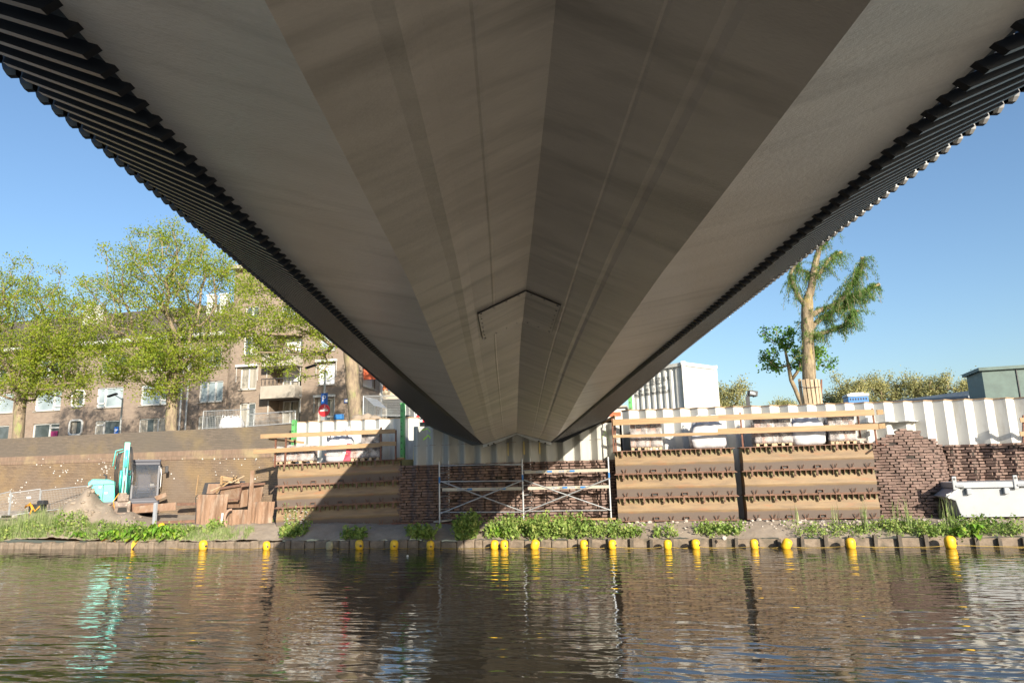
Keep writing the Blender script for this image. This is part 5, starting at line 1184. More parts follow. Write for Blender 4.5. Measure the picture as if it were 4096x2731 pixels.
# side wall of the middle block
fs = Facade(fc2.P(ar2, 4), (0, 1, 0), bm2)
lS = fs.loc(1519, 1560)[0]
def Z9(x, y): return 1400 + x / 3.92, 1300 + y / 3.92
h1 = rect(fs, 205, 392, 640, 990, Z9); h1 = (h1[0], h1[1], fs.loc(*Z9(300, 985))[1], fs.loc(*Z9(300, 660))[1]); h2 = rect(fs, 205, 420, 1165, 1440, Z9); fs.holes += [h1, h2]
fs.wall(0, lS, 3.8, zt2, K['building'], 'side_wall')
fs.window(*h1, blind=True); fs.window(*h2, mull=(.4,), glass='glasslit')
a0, a1, z0, z1 = h1; b = MB(); b.add([fs.P(a0, z1 + .1, .03), fs.P(a1, z1 + .1, .03), fs.P(a1, z1 - .9, .9), fs.P(a0, z1 - .9, .9)], [(0, 1, 2, 3)]); b.add([fs.P(a0, z1 + .1, .03), fs.P(a0, z1 - .9, .9), fs.P(a0, z1 - .9, .03)], [(0, 1, 2)]); b.build('awning', K['awnred'], bm2)
a0, a1, z0, z1 = h2; b = MB(); b.add([fs.P(a0, z1 + .1, .03), fs.P(a1, z1 + .1, .03), fs.P(a1, z1 - .5, .7), fs.P(a0, z1 - .5, .7)], [(0, 1, 2, 3)]); b.build('awning', K['blind'], bm2)
b = MB(); P0 = fc2.P(0, 0); 
b.add([fc2.P(0, zt2), fc2.P(ar2, zt2), fc2.P(ar2, zt2, -lS), fc2.P(0, zt2, -lS)], [(0, 1, 2, 3)]); b.bar(fc2.P(-.1, zt2 - .1, .2), fc2.P(ar2 + .2, zt2 - .1, .2), .5, .25); b.build('flat_roof', K['concrete'], bm2)
b = MB(); b.add([fc2.P(0, 3.8), fc2.P(0, zt2), fc2.P(0, zt2, -lS), fc2.P(0, 3.8, -lS)], [(0, 1, 2, 3)]); b.build('end_wall', K['building'], bm2, uv=[(0, 0), (0, 12), (9, 12), (9, 0)])
b = MB(); a, z = fs.loc(1519, 1560); b.tube([fs.P(lS + .05, 4, .05), fs.P(lS + .05, zt2, .05)], .12, 8); b.build('drain_pipe', K['white'], bm2)
# low pale house with balcony and glass front, right of it
Y3 = 46.0
c3 = lambda x, y, Y=Y3: atY(*Z9(x, y), Y)
b3 = thing('house', 'cream house with a roof terrace and wide glass front, left of the bridge', 'building', (c3(480, 1300).x, Y3, 4)); fc3 = Facade((c3(472, 1300).x, Y3, 4), (1, 0, 0), b3)
zb3 = fc3.loc(*Z9(640, 1190))[1]; zt3 = fc3.loc(*Z9(560, 1062))[1]; aR_ = 8.4
fc3.holes = [(.4, 4.0, 4.2, zb3 - .05), (4.3, 8.2, 4.2, zb3 - .05)]
fc3.wall(0, aR_, 3.8, zt3, K['concrete']); 
for h in fc3.holes[:2]: fc3.window(*h[:4], mull=(.5,), glass='glass', sill=False)
b = MB(); b.box(fc3.P(aR_ / 2, (zb3 + zt3) / 2, .55), (aR_ + .2, 1.1, zt3 - zb3)); b.build('balcony', M('cream_render', (.62, .52, .38), rough=.8), b3)
b = MB(); b.add([fc3.P(-.05, zt3, -2.5), fc3.P(aR_, zt3, -2.5), fc3.P(aR_, zt3 + 3.2, -2.5), fc3.P(-.05, zt3 + 3.2, -2.5)], [(0, 1, 2, 3)]); b.build('upper_wall', K['white'], b3)
b = MB(); b.box(fc3.P(1.9, zt3 + .9, -2.4), (1.2, .06, 1.9)); b.build('terrace_door', K['glass'], b3)
b = MB(); 
for i in range(20): b.bar(fc3.P(.2 + i * .4, zt3, .9), fc3.P(.2 + i * .4, zt3 + .7, .9), .03, .03)
b.bar(fc3.P(0, zt3 + .7, .9), fc3.P(aR_, zt3 + .7, .9), .05, .05); b.build('terrace_railing', K['dark'], b3)
p = c3(520, 1035, Y3 + .4); b = MB(); b.cbox(Vector((p.x, Y3 - .1, zt3 + .45)), (.85, .08, .55), .03); b.cbox(Vector((p.x, Y3 + .15, zt3 + .22)), (.85, .5, .08), .03); tag(b.build('garden_chair', M('orange_plastic', (.70, .20, .06), rough=.6)), 'orange garden chair on the roof terrace of the cream house', 'chair')
def person(loc, s=1.0):
    """seated figure, upper body facing the viewer"""
    me = bpy.data.meshes.new('person'); J = [(0, 0, .50, .15), (0, .0, .72, .15), (0, 0, .92, .17), (0, 0, 1.04, .065), (0, -.01, 1.12, .085), (0, -.01, 1.22, .10), (0, 0, 1.30, .06),
        (.19, 0, .98, .06), (.27, -.06, .78, .048), (.16, -.28, .68, .038), (.10, -.34, .70, .03), (-.19, 0, .98, .06), (-.28, -.06, .78, .048), (-.18, -.28, .70, .038), (-.12, -.34, .72, .03), (.12, -.2, .48, .09), (.14, -.5, .48, .065), (.14, -.52, .1, .045), (.14, -.66, .06, .04), (-.12, -.2, .48, .09), (-.14, -.5, .48, .065), (-.14, -.52, .1, .045), (-.14, -.66, .06, .04)]
    E = [(0,1),(1,2),(2,3),(3,4),(4,5),(5,6),(2,7),(7,8),(8,9),(9,10),(2,11),(11,12),(12,13),(13,14),(0,15),(15,16),(16,17),(17,18),(0,19),(19,20),(20,21),(21,22)]
    me.from_pydata([j[:3] for j in J], E, []); o = bpy.data.objects.new('person', me); C.objects.link(o); sm = o.modifiers.new('skin', 'SKIN')
    for i, j in enumerate(J): me.skin_vertices[0].data[i].radius = (j[3], j[3])
    me.skin_vertices[0].data[0].use_root = True; o.modifiers.new('sub', 'SUBSURF').levels = 1; o.modifiers['sub'].render_levels = 2; me.materials.append(K['skin']); o.location = loc; o.scale = (s, s, s); BASE[o.name] = (0, 0, 0)
    b = MB(); b.lathe([(.13, -.02), (.20, .10), (.21, .34), (.17, .44), (.08, .50)], (0, 0, .52), 14); b.build('shirt', K['cloth'], o, local=True, smooth=True)
    b = MB(); b.lathe([(.09, -.04), (.115, .03), (.10, .10), (.04, .135)], (0, .02, 1.22), 12); b.build('hair', K['hair'], o, local=True, smooth=True)
    for sx in (-.035, .035): b = MB(); b.lathe([(.012, 0), (.008, .006)], (sx, -.105, 1.19), 6, (0, -1, 0)); b.build('eye', K['bolt'], o, local=True)
    b = MB(); b.box((0, -.115, 1.16), (.02, .03, .04)); b.build('nose', K['skin'], o, local=True); b = MB(); b.box((0, -.10, 1.12), (.05, .01, .01)); b.build('mouth', K['awnred'], o, local=True)
    return o
p = c3(565, 1030, Y3 + .3); tag(person((p.x, Y3 + .25, zt3 - .28)), 'fair haired person in a purple top sitting on the roof terrace', 'person')
# red and white low building seen right of the bridge, and behind it
A = atY(2440, 1640, 48); B = atY(2500, 1640, 48); t = thing('house', 'pale low building with an orange band, just right of the bridge end', 'building', (A.x, 48, 4))
zA = atY(2470, 1629, 48).z; b = MB(); b.box(((A.x + B.x) / 2 - 3, 50, (4 + zA) / 2), (B.x - A.x + 6, 4, zA - 4)); b.build('wall', K['white'], t)
zB = atY(2470, 1655, 47.9).z; b = MB(); b.box(((A.x + B.x) / 2 - 3, 47.98, zB), (B.x - A.x + 6.05, .06, .28)); b.build('orange_band', K['awnred'], t)
b = MB(); b.box(((A.x + B.x) / 2 - 3, 49.9, zA + .05), (B.x - A.x + 6.3, 4.3, .12)); b.build('roof_edge', K['concrete'], t)

# ================================================================= STREET FURNITURE
def lamp(u, vb, vt, d, label, arm, sgn=-1):
    A = atd(u, vb, d); A.z = 4.0; B = atd(u, vt, d); B.x, B.y = A.x, A.y
    t = thing('street_lamp', label, 'street lamp', tuple(A)); b = MB(); b.tube([A, A + Vector((0, 0, 1.2)), B], [.075, .055, .045], 10); b.build('pole', K['galv'], t)
    b = MB(); C_ = B + Vector((sgn * arm, 0, .18)); b.tube([B - Vector((0, 0, .1)), C_], .025, 6); b.build('arm', K['galv'], t)
    b = MB(); b.cbox(C_ + Vector((sgn * .2, 0, .02)), (.6, .2, .10), .04, Matrix.Rotation(sgn * .25, 3, 'Y')); b.build('lamp_head', K['dark'], t, smooth=True); return t, A, B
lamp(1296 - 2, 1700, 1478, 33, 'street lamp in front of the taller brick block, with the parking and no entry signs', .55)
lamp(480, 1725, 1592, 38, 'street lamp before the long brick block, just right of its middle first floor window', .5)
A = atd(1297, 1610, 32.7); t = thing('traffic_sign', 'tall blue parking sign on the lamp post, above the no entry sign', 'sign', tuple(A)); b = MB(); b.cbox(A, (.34, .03, .92), .01); b.build('sign_plate', K['bluesign'], t); lettering('P', t, A + Vector((-.12, -.02, .06)), .42, 0, K['white']); lettering('↓', t, A + Vector((-.1, -.02, -.36)), .34, 0, K['white'])
A = atd(1297, 1641, 32.7); t = thing('traffic_sign', 'round red no entry sign with a white bar', 'sign', tuple(A)); b = MB(); b.lathe([(.30, 0), (.30, .02)], A, 24, (0, -1, 0)); b.build('sign_plate', K['red'], t); b = MB(); b.box(A + Vector((0, -.025, 0)), (.42, .01, .09)); b.build('white_bar', K['white'], t)
A = atd(1297, 1667, 32.7); b = MB(); b.cbox(A, (.30, .03, .34), .01); tag(b.build('notice_plate', K['galv']), 'small grey plate under the no entry sign', 'sign')
A = atd(465, 1722, 37.5); t = thing('traffic_sign', 'small blue parking sign near the second lamp post, just over the quay wall', 'sign', tuple(A)); b = MB(); b.cbox(A, (.26, .03, .42), .01); b.build('sign_plate', K['bluesign'], t); lettering('P', t, A + Vector((-.10, -.02, -.12)), .34, 0, K['white']); b = MB(); b.tube([A + Vector((0, .03, 0)), A + Vector((0, .03, -.9))], .03, 6); b.build('pole', K['galv'], t)
A = atY(1403, 1602, YB2 - .08); t = thing('street_name_sign', 'blue street name sign on the taller brick block beside the big trunk', 'sign', tuple(A)); b = MB(); b.box(A, (.85, .03, .22)); b.build('plate', K['bluesign'], t); b = MB(); b.box(A + Vector((-.28, -.02, 0)), (.2, .01, .14)); b.build('white_patch', K['white'], t); lettering('STRAAT', t, A + Vector((-.12, -.02, -.05)), .12, 0, K['white'])
mf = lambda *a, **k: meshfence(*a, r=.0045, frame=.022, feet=False, **k)
def zz(u, v, d): p = atd(u, v, d); return p
A = zz(*Z5(1190, 1275), 31); B = zz(*Z5(1490, 1262), 31); mf(A, B, zz(*Z5(1190, 1168), 31).z - A.z, 'tilted white mesh fence panel above the quay wall', cols=32)
A = zz(*Z5(1450, 1262), 29.5); B = zz(*Z5(1735, 1240), 29.5); mf(A, B, .55, 'low bar fence on the quay wall right of the white bags', cols=40, rows=3)
A = zz(*Z9(205, 1440), 29); B = zz(*Z9(860, 1440), 29); mf(A, B, zz(*Z9(180, 1110), 29).z - A.z, 'mesh fence panel between the big trunk and the green post', cols=46, rows=12)
A = zz(*Z9(870, 1420), 30); B = zz(*Z9(1010, 1470), 33); mf(A, B, .95, 'mesh fence panel right of the tall green post, before the bridge', cols=18, rows=6)
for i, (x, y, s_) in enumerate(((1335, 1258, .5), (1382, 1258, .62))): 
    p = zz(*Z5(x, y), 30.6); bag('bulk_bag', p + Vector((0, 0, -.1)), s_ * 1.1, .6, .55, 0, ['smaller white bag behind the tilted fence on the quay', 'larger white bag behind the tilted fence on the quay'][i], 'white bags on the quay', seed=i)
p = zz(1520, 1675, 25.5); b = MB()
for i, (u, w_) in enumerate(((1430, .8), (1462, 1.1), (1500, .7))): rock(b, zz(u, 1676, 25.2), w_ * .42)
tag(b.build('sand_heap', K['earth'], smooth=True), 'low heap of sand on the street just behind the left white piling', 'sand heap')
t = thing('road_barrier', 'red and white road barrier just left of the bridge end', 'barrier', tuple(zz(1680, 1690, 26))); b = MB()
for k, v in enumerate((1668, 1684)): A = zz(1660, v, 26); b.bar(A, A + Vector((.75, 0, 0)), .04, .10)
b.build('board', K['white'], t); b = MB()
for v in (1668, 1684):
    A = zz(1660, v, 26)
    for k in range(3): b.bar(A + Vector((.06 + .25 * k, -.025, 0)), A + Vector((.18 + .25 * k, -.025, 0)), .01, .10)
b.build('red_stripes', K['red'], t); b = MB(); A = zz(1665, 1700, 26); b.bar(A, A + Vector((0, 0, .6)), .05, .05); b.bar(A + Vector((.65, 0, 0)), A + Vector((.65, 0, .6)), .05, .05); b.build('legs', K['white'], t)
p = zz(1356, 1668, 33); b = MB(); b.cbox(p, (.4, .3, .24), .03); b.bar(p + Vector((0, -.1, .12)), p + Vector((0, .1, .15)), .44, .02); tag(b.build('blue_crate', K['blue']), 'small blue crate before the taller brick block, right of the lamp post', 'crate')

# ================================================================= RIGHT SIDE, STREET LEVEL
# white container with lettering
cc = atd(2732, 1448, 30.0); ztc = cc.z; H_ = 2.65; zb0 = ztc - H_
dS = (Matrix.Rotation(PHI, 3, 'Z') @ Vector((-sin(radians(28)), cos(radians(28)), 0))).normalized(); dE = (Matrix.Rotation(PHI, 3, 'Z') @ Vector((cos(radians(28)), sin(radians(28)), 0))).normalized()
# side facing the viewer's left runs back-left; flip so it widens to the left in the picture
dS = (Matrix.Rotation(PHI, 3, 'Z') @ Vector((-cos(radians(50)), sin(radians(50)), 0))).normalized(); dE = (Matrix.Rotation(PHI, 3, 'Z') @ Vector((sin(radians(50)), cos(radians(50)), 0))).normalized()
ct = thing('shipping_container', 'white corrugated container with black company lettering, below the right side of the bridge', 'container', (cc.x, cc.y, zb0)); nS = Vector((-dS.y, dS.x, 0)); nS = nS if nS.y < 0 else -nS
LS, WE = 3.0, 2.44; base0 = Vector((cc.x, cc.y, 0))
b = MB(); sec = []; s = .12; per = .36
pts = [(0.1, 0)]
while s < LS - .2:
    pts += [(s, 0), (s + .07, -.06), (s + .17, -.06), (s + .24, 0)]; s += per * .95
pts += [(LS - .1, 0)]
for a, o in pts: q = base0 + dS * a + nS * (o - .01); sec.append([(q.x, q.y, zb0 + .16), (q.x, q.y, ztc - .17)])
b.sweep(sec); b.build('corrugated_side', K['white'], ct)
b = MB(); q = base0 - nS * .005; b.add([q + Vector((0, 0, zb0 + .1)), q + dE * WE + Vector((0, 0, zb0 + .1)), q + dE * WE + Vector((0, 0, ztc - .1)), q + Vector((0, 0, ztc - .1))], [(0, 1, 2, 3)]); q = q + dS * LS; b.add([q + Vector((0, 0, zb0 + .1)), q + dE * WE + Vector((0, 0, zb0 + .1)), q + dE * WE + Vector((0, 0, ztc - .1)), q + Vector((0, 0, ztc - .1))], [(0, 1, 2, 3)]); b.build('end_panel', K['white'], ct)
b = MB(); c4_ = [base0, base0 + dE * WE, base0 + dE * WE + dS * LS, base0 + dS * LS]
for i in range(4):
    for z in (zb0 + .08, ztc - .08): b.bar(c4_[i] + Vector((0, 0, z)), c4_[(i + 1) % 4] + Vector((0, 0, z)), .12, .16)
    b.bar(c4_[i] + Vector((0, 0, zb0)), c4_[i] + Vector((0, 0, ztc)), .15, .15)
    b.box(c4_[i] + Vector((0, 0, ztc - .04)), (.2, .2, .14))
b.build('corner_frame', K['white'], ct)
b = MB(); b.add([c4_[i] + Vector((0, 0, ztc - .03)) for i in range(4)], [(0, 1, 2, 3)]); b.build('roof', K['white'], ct)
rzS = atan2(-dS.y, -dS.x)
def ctext(tx, du, z, size): return lettering(tx, ct, base0 + dS * du + nS * .012 + Vector((0, 0, z)), size, rzS, K['ink'])
def alongS(u, v): p = atp(u, v, base0, nS); return (p - base0).dot(dS), p.z
tx0 = alongS(2380 + 1365 / 4.52, 1400 + 530 / 4.52); tx1 = alongS(2380 + 1365 / 4.52, 1400 + 750 / 4.52)
for tx, y, sz in (('BAGGERBEDRIJF DAMSTEEGT B.V.', 535, .27), ('grond-, weg- en waterbouw', 605, .17), ('Meerkerk, tel. 0183 - 35 19 02', 690, .20), ('www.damsteegtwaterwerken.nl', 755, .27)):
    xe = {'B': 1365, 'g': 1215, 'M': 1290, 'w': 1368}[tx[0]]; du, z = alongS(2380 + xe / 4.52, 1400 + (y + 5) / 4.52); q = lettering(tx, ct, base0 + dS * du + nS * .012 + Vector((0, 0, z)), sz, rzS, K['ink'], align='RIGHT')
# dark green sheet panel unit at the right edge
a_ = atd(3925, 1530, 26.0); zt_ = a_.z + .0; A = atd(3862, 1483, 27.6); Bc = atd(3925, 1468 + 5, 25.8); zt_ = Bc.z
t = thing('steel_cabin', 'dark grey green steel cabin at the right edge, behind the piling', 'cabin', (Bc.x, Bc.y, 4)); D1 = Vector((A.x - Bc.x, A.y - Bc.y, 0)).normalized(); D2 = Vector((-D1.y, D1.x, 0)); D2 = D2 if D2.x > 0 else -D2
D2 = Vector((1, -.12, 0)).normalized(); l1 = Vector((A.x - Bc.x, A.y - Bc.y, 0)).length; B0 = Vector((Bc.x, Bc.y, 0))
b = MB(); cs = [B0, B0 + D2 * 6, B0 + D2 * 6 + D1 * l1, B0 + D1 * l1]
b.prism([p + Vector((0, 0, 3.9)) for p in cs], (0, 0, 0), (0, 0, zt_ - 4.0)); b.build('body', K['dumpster'], t)
b = MB(); cs2 = [B0 - D2 * .12 - D1 * .12, B0 + D2 * 6.1 - D1 * .12, B0 + D2 * 6.1 + D1 * (l1 + .12), B0 - D2 * .12 + D1 * (l1 + .12)]; b.prism([p + Vector((0, 0, zt_ - .1)) for p in cs2], (0, 0, 0), (0, 0, .12)); b.build('roof_edge', K['dumpster'], t)
b = MB()
for k in (1.1, 2.5, 3.9): b.box(B0 + D2 * k - D1 * .02 + Vector((0, 0, (4 + zt_) / 2)), (.03, .03, zt_ - 4.1))
b.build('panel_joint', K['dark'], t)
# portable toilet top
p0 = atd(3394, 1601, 33); p1 = atd(3472, 1600, 33); t = thing('portable_toilet', 'blue portable toilet with a white roof, just over the piling', 'toilet', ((p0.x + p1.x) / 2, p0.y, 4)); cx_ = (p0.x + p1.x) / 2; wd = p1.x - p0.x; zq = atd(3430, 1585, 33).z
b = MB(); b.cbox((cx_, p0.y + .5, (3.8 + zq) / 2), (wd, wd, zq - 3.8), .03); b.build('cabin', K['blue'], t)
b = MB(); b.cbox((cx_, p0.y + .5, zq + .06), (wd + .08, wd + .08, .14), .04); b.cbox((cx_, p0.y + .5, zq + .14), (wd * .7, wd * .7, .12), .04); b.build('roof', K['white'], t, smooth=True)
b = MB()
for k in range(7): b.box((cx_ - wd * .38 + wd * .76 * k / 6, p0.y + .5 - wd / 2 - .005, zq - .13), (wd * .06, .01, .1))
b.build('vent', K['ink'], t)
# low white site hut roof
A = atd(3440, 1612, 36); B = atd(3880, 1582, 30); t = thing('site_hut', 'long low white site hut behind the right piling', 'hut', tuple((A + B) / 2)); dd = (B - A).normalized(); nn = Vector((-dd.y, dd.x, 0))
b = MB(); q = [A, B, B + nn * 2.4, A + nn * 2.4]; b.prism([Vector((p.x, p.y, 3.9)) for p in q], (0, 0, 0), (0, 0, A.z - 4.0)); b.build('wall', K['white'], t)
b = MB(); q = [A - nn * .1, B - nn * .1, B + nn * 2.5, A + nn * 2.5]; b.prism([Vector((p.x, p.y, p.z - .1)) for p in q], (0, 0, 0), (0, 0, .1)); b.build('roof', K['skip'], t)
# black lamp arm
p = atd(2995, 1600, 27); t = thing('site_lamp', 'black work lamp on a short arm between the container and the willow', 'lamp', (p.x, p.y, 4)); b = MB(); q = atd(2990, 1585, 27); b.bar(Vector((q.x, q.y, 4)), q, .14, .12); b.build('post', K['dark'], t)
b = MB(); q2 = atd(3006, 1572, 27); b.bar(q, q2, .12, .14); b.bar(q2, atd(3015, 1588, 27), .05, .05); b.build('bracket', K['dark'], t); q3 = atd(3026, 1576, 27); q0 = atd(2994, 1571, 27); b = MB(); b.bar(q0, q3, .30, .20); o = b.build('lamp_housing', K['dark'], t); b = MB(); b.bar(q0 + Vector((.05, -.155, 0)), q3 + Vector((-.04, -.155, 0)), .01, .09); b.build('lens', K['glasslit'], o)

# ================================================================= TREES
rng = np.random.default_rng(11)
def leaves(pts, per, spread, size, droop=0, name='crown', mat=None, parent=None, aspect=.75, jit=.5, kind=None, strands=False):
    """many small leaf quads scattered round the given points"""
    P = np.array([tuple(p) for p in pts]); n = len(P) * per
    c = np.repeat(P, per, axis=0) + rng.normal(0, 1, (n, 3)) * spread
    a = rng.normal(0, 1, (n, 3)); a /= np.linalg.norm(a, axis=1)[:, None]
    if droop: a[:, 2] = -np.abs(a[:, 2]) - droop; a /= np.linalg.norm(a, axis=1)[:, None]
    t = rng.normal(0, 1, (n, 3)); t[:, 2] *= .6; bb = np.cross(a, t); bb /= np.linalg.norm(bb, axis=1)[:, None] + 1e-9
    s = size * (1 + (rng.random(n) - .5) * jit * 2)[:, None]
    A = c - a * s; B = c + a * s; W = bb * s * aspect
    V = np.stack([A, c - W * .9, B, c + W * .9], 1).reshape(-1, 3)
    off = np.array(BASE[parent.name]) if parent is not None else np.zeros(3)
    me = bpy.data.meshes.new(name); me.vertices.add(4 * n); me.vertices.foreach_set('co', (V - off).ravel()); me.loops.add(4 * n); me.loops.foreach_set('vertex_index', np.arange(4 * n)); me.polygons.add(n); me.polygons.foreach_set('loop_start', np.arange(n) * 4); me.polygons.foreach_set('loop_total', np.full(n, 4)); me.materials.append(mat); me.update(); me.validate()
    o = bpy.data.objects.new(name, me); C.objects.link(o)
    if parent is not None: o.parent = parent
    if kind: o['kind'] = kind
    return o
def grow(base, fork, targets, step=.45, trunk_r=.22, tip_r=.012, wob=.07):
    """space filling branches: every target is joined to the nearest branch node below it"""
    nodes = [Vector(base)]; par = [-1]; n = max(3, int((fork - base).length / .5))
    for i in range(1, n + 1): nodes.append(base.lerp(fork, i / n) + Vector((U(-1, 1), U(-1, 1), 0)) * .03); par.append(len(nodes) - 2)
    f0 = len(nodes) - 1; targets = sorted(targets, key=lambda p: (p - fork).length); ends = []
    arr = np.zeros((40000, 3)); arr[:len(nodes)] = [tuple(p) for p in nodes]; dist = np.zeros(40000)
    for t in targets:
        N = len(nodes); tt = np.array(tuple(t)); d = np.linalg.norm(arr[:N] - tt, axis=1); cost = d + .35 * dist[:N] + 2.0 * np.maximum(0, arr[:N, 2] - tt[2] - .1)
        cost[:max(1, f0 - 1)] = 1e9
        k = int(np.argmin(cost)); a = nodes[k]; L = (t - a).length
        if L < .12: continue
        m_ = max(1, int(L / step)); side = Vector((U(-1, 1), U(-1, 1), U(.1, 1))) * wob * L; prev = k
        for i in range(1, m_ + 1):
            f = i / m_; p = a.lerp(t, f) + side * sin(pi * f) + Vector((0, 0, -.03 * L * sin(pi * f))); nodes.append(p); par.append(prev); arr[len(nodes) - 1] = tuple(p); dist[len(nodes) - 1] = dist[prev] + (p - nodes[prev]).length; prev = len(nodes) - 1
        ends.append(prev)
    N = len(nodes); wgt = [0.0] * N
    for e in ends: wgt[e] += 1
    for i in range(N - 1, 0, -1): wgt[par[i]] += wgt[i]
    tot = max(wgt[0], 1); rad = [max(tip_r, trunk_r * (x / tot) ** .46) for x in wgt]
    return nodes, par, rad, ends
def branch_mesh(nodes, par, rad, name, mat, parent, rmin=0):
    kids = {}
    for i, p in enumerate(par):
        if p >= 0: kids.setdefault(p, []).append(i)
    b = MB(); st = [(0, None)]
    while st:
        i, pr0 = st.pop(); chain = [] if pr0 is None else [pr0]; cur = i
        while True:
            chain.append(cur); ks = kids.get(cur, [])
            if not ks: break
            ks = sorted(ks, key=lambda k: -rad[k])
            for k in ks[1:]: st.append((k, cur))
            cur = ks[0]
        rs = [rad[k] for k in chain]
        if pr0 is not None: rs[0] = min(rs[0], rs[1] * 1.25)
        r0 = rs[0]; n = 10 if r0 > .12 else 6 if r0 > .04 else 3
        b.tube([nodes[k] for k in chain], rs, n, cap=r0 > .05)
    return b.build(name, mat, parent, smooth=True)
def in_env(env):
    (cx, cy, cz), (rx, ry, rz) = env
    while True:
        a = Vector((U(-1, 1), U(-1, 1), U(-1, 1)))
        if .28 < a.length < 1: return Vector((cx + a.x * rx, cy + a.y * ry, cz + a.z * rz))
def tree(name, label, base, fork, envs, ntar, trunk_r, leafm, barkm, per=26, spread=.26, size=.055, grp=None, cat='tree', hole=None, tip_r=.011, step=.45):
    t = thing(name, label, cat, tuple(base), 0, grp); tar = []
    wts = [e[1][0] * e[1][1] * e[1][2] for e in envs]
    cl = 5
    for _ in range(ntar // cl):
        e = random.choices(envs, wts)[0]; p = in_env(e); sg = (.06 if len(envs) > 3 else .085) * sum(e[1]) / 3
        for _ in range(cl): tar.append(p + Vector((random.gauss(0, sg), random.gauss(0, sg), random.gauss(0, sg * .6))))
    nodes, par, rad, ends = grow(Vector(base), Vector(fork), tar, step=step, trunk_r=trunk_r, tip_r=tip_r)
    branch_mesh(nodes, par, rad, 'trunk', barkm, t)
    pts = []
    for e in ends:
        pts.append(nodes[e]); k = e
    leaves(pts, per, spread, size, parent=t, mat=leafm)
    return t
def env(u0, u1, v0, v1, d, ry=None):
    c = atd((u0 + u1) / 2, (v0 + v1) / 2, d); rx = (u1 - u0) / 2 * d / F / .87; rz = (v1 - v0) / 2 * d / F; return (tuple(c), (rx, ry or rx * .8, rz))
D1_ = 32.0
b2 = atd(686, 1712, 31.5); b2.z = 4.0; f2 = atd(690, 1500, 31.5)
tree('tree', 'big elm with fresh yellow green leaves, trunk right of the excavator above the quay', b2, f2, [env(370, 960, 880, 1560, 31.5), env(380, 900, 1330, 1590, 31.0)], 1500, .25, K['leafA'], K['bark'], per=36, spread=.16, size=.040, grp='elms along the street')
b1 = atd(70, 1770, 33); b1.z = 4.0; f1 = atd(88, 1560, 33)
tree('tree', 'elm cut off by the left edge, in front of the long brick block', b1, f1, [env(-200, 370, 1040, 1620, 32.5), env(60, 470, 1350, 1620, 32)], 1400, .25, K['leafA'], K['bark'], per=36, spread=.16, size=.040, grp='elms along the street')
b3_ = atd(1432, 1690, 27.5); b3_.z = 4.0; f3 = atd(1392, 1330, 27.5)
tree('tree', 'elm with a thick mottled trunk whose crown hangs left of the bridge', b3_, f3, [env(870, 1270, 1030, 1400, 27.3, 2.0), env(930, 1400, 1120, 1470, 27.5, 2.2), env(1010, 1330, 1300, 1540, 27), env(1200, 1900, 850, 1350, 28)], 1900, .27, K['leafA'], K['bark'], per=38, spread=.15, size=.036, grp='elms along the street')
for x_, y_, lab in ((-10.5, 33.0, 'elm mostly hidden behind the bridge, right of the mottled trunk'), (-5.0, 29.5, 'elm hidden behind the bridge, the one farthest right in the row')):
    tree('tree', lab, (x_, y_, 4.0), (x_ + .1, y_, 8.0), [((x_, y_, 11.2), (4.0, 3.6, 4.2))], 420, .24, K['leafA'], K['bark'], per=22, spread=.3, size=.075, grp='elms along the street')
# willow with lopped limbs
def Z6(x, y): return 2400 + x / 1.3868, 850 + y / 1.3868
DW = 27.5
def w6(x, y, dd=0): return atd(*Z6(x, y), DW + dd)
wt = thing('willow_tree', 'lopped willow with thick bare limbs and drooping leaves on its right side', 'tree', tuple(w6(1165, 1080)))
limbs = [([(1168, 1120), (1162, 980), (1158, 840), (1152, 700), (1150, 600), (1150, 520), (1156, 470)], [38, 34, 34, 31, 33, 32, 24], 0),
         ([(1150, 530), (1118, 490), (1088, 440), (1062, 380), (1058, 335), (1085, 290), (1100, 250)], [15, 14, 12, 11, 10, 8, 6], -.5),
         ([(1152, 480), (1172, 420), (1182, 350), (1195, 280), (1215, 210), (1245, 150), (1290, 90), (1350, 20)], [24, 21, 20, 18, 15, 13, 11, 8], 0),
         ([(1188, 370), (1225, 330), (1255, 280), (1290, 245), (1335, 222)], [12, 11, 10, 10, 9], .4),
         ([(1185, 350), (1150, 330), (1105, 318)], [8, 7, 5], .3),
         ([(1160, 580), (1215, 545), (1290, 515), (1340, 480), (1385, 420), (1420, 360), (1450, 300), (1455, 250)], [16, 14, 13, 12, 12, 11, 11, 10], -.6),
         ([(1165, 650), (1210, 600), (1280, 555), (1360, 510), (1430, 460), (1500, 420), (1545, 400)], [15, 14, 12, 11, 11, 9, 8], .4),
         ([(1165, 690), (1230, 670), (1310, 645), (1370, 610), (1400, 570), (1430, 540)], [13, 12, 11, 10, 9, 6], -.9),
         ([(1150, 640), (1120, 660)], [10, 6], 0), ([(1345, 480), (1400, 470), (1460, 440)], [6, 5, 4], 0)]
WK = DW / F / 1.3868; b = MB(); limbpts = []
for pts, rs, dy in limbs:
    P = [w6(x, y, dy * i / max(1, len(pts) - 1)) for i, (x, y) in enumerate(pts)]; PP = []; RR = []
    for i in range(len(P) - 1):
        for k in range(3):
            f = k / 3; p0 = P[max(i - 1, 0)]; p1 = P[i]; p2 = P[i + 1]; p3 = P[min(i + 2, len(P) - 1)]
            PP.append(.5 * ((2 * p1) + (p2 - p0) * f + (2 * p0 - 5 * p1 + 4 * p2 - p3) * f * f + (3 * p1 - p0 - 3 * p2 + p3) * f ** 3)); RR.append((rs[i] + (rs[i + 1] - rs[i]) * f) * WK * U(.96, 1.06))
    PP.append(P[-1]); RR.append(rs[-1] * WK); b.tube(PP, RR, 12); limbpts.append(PP)
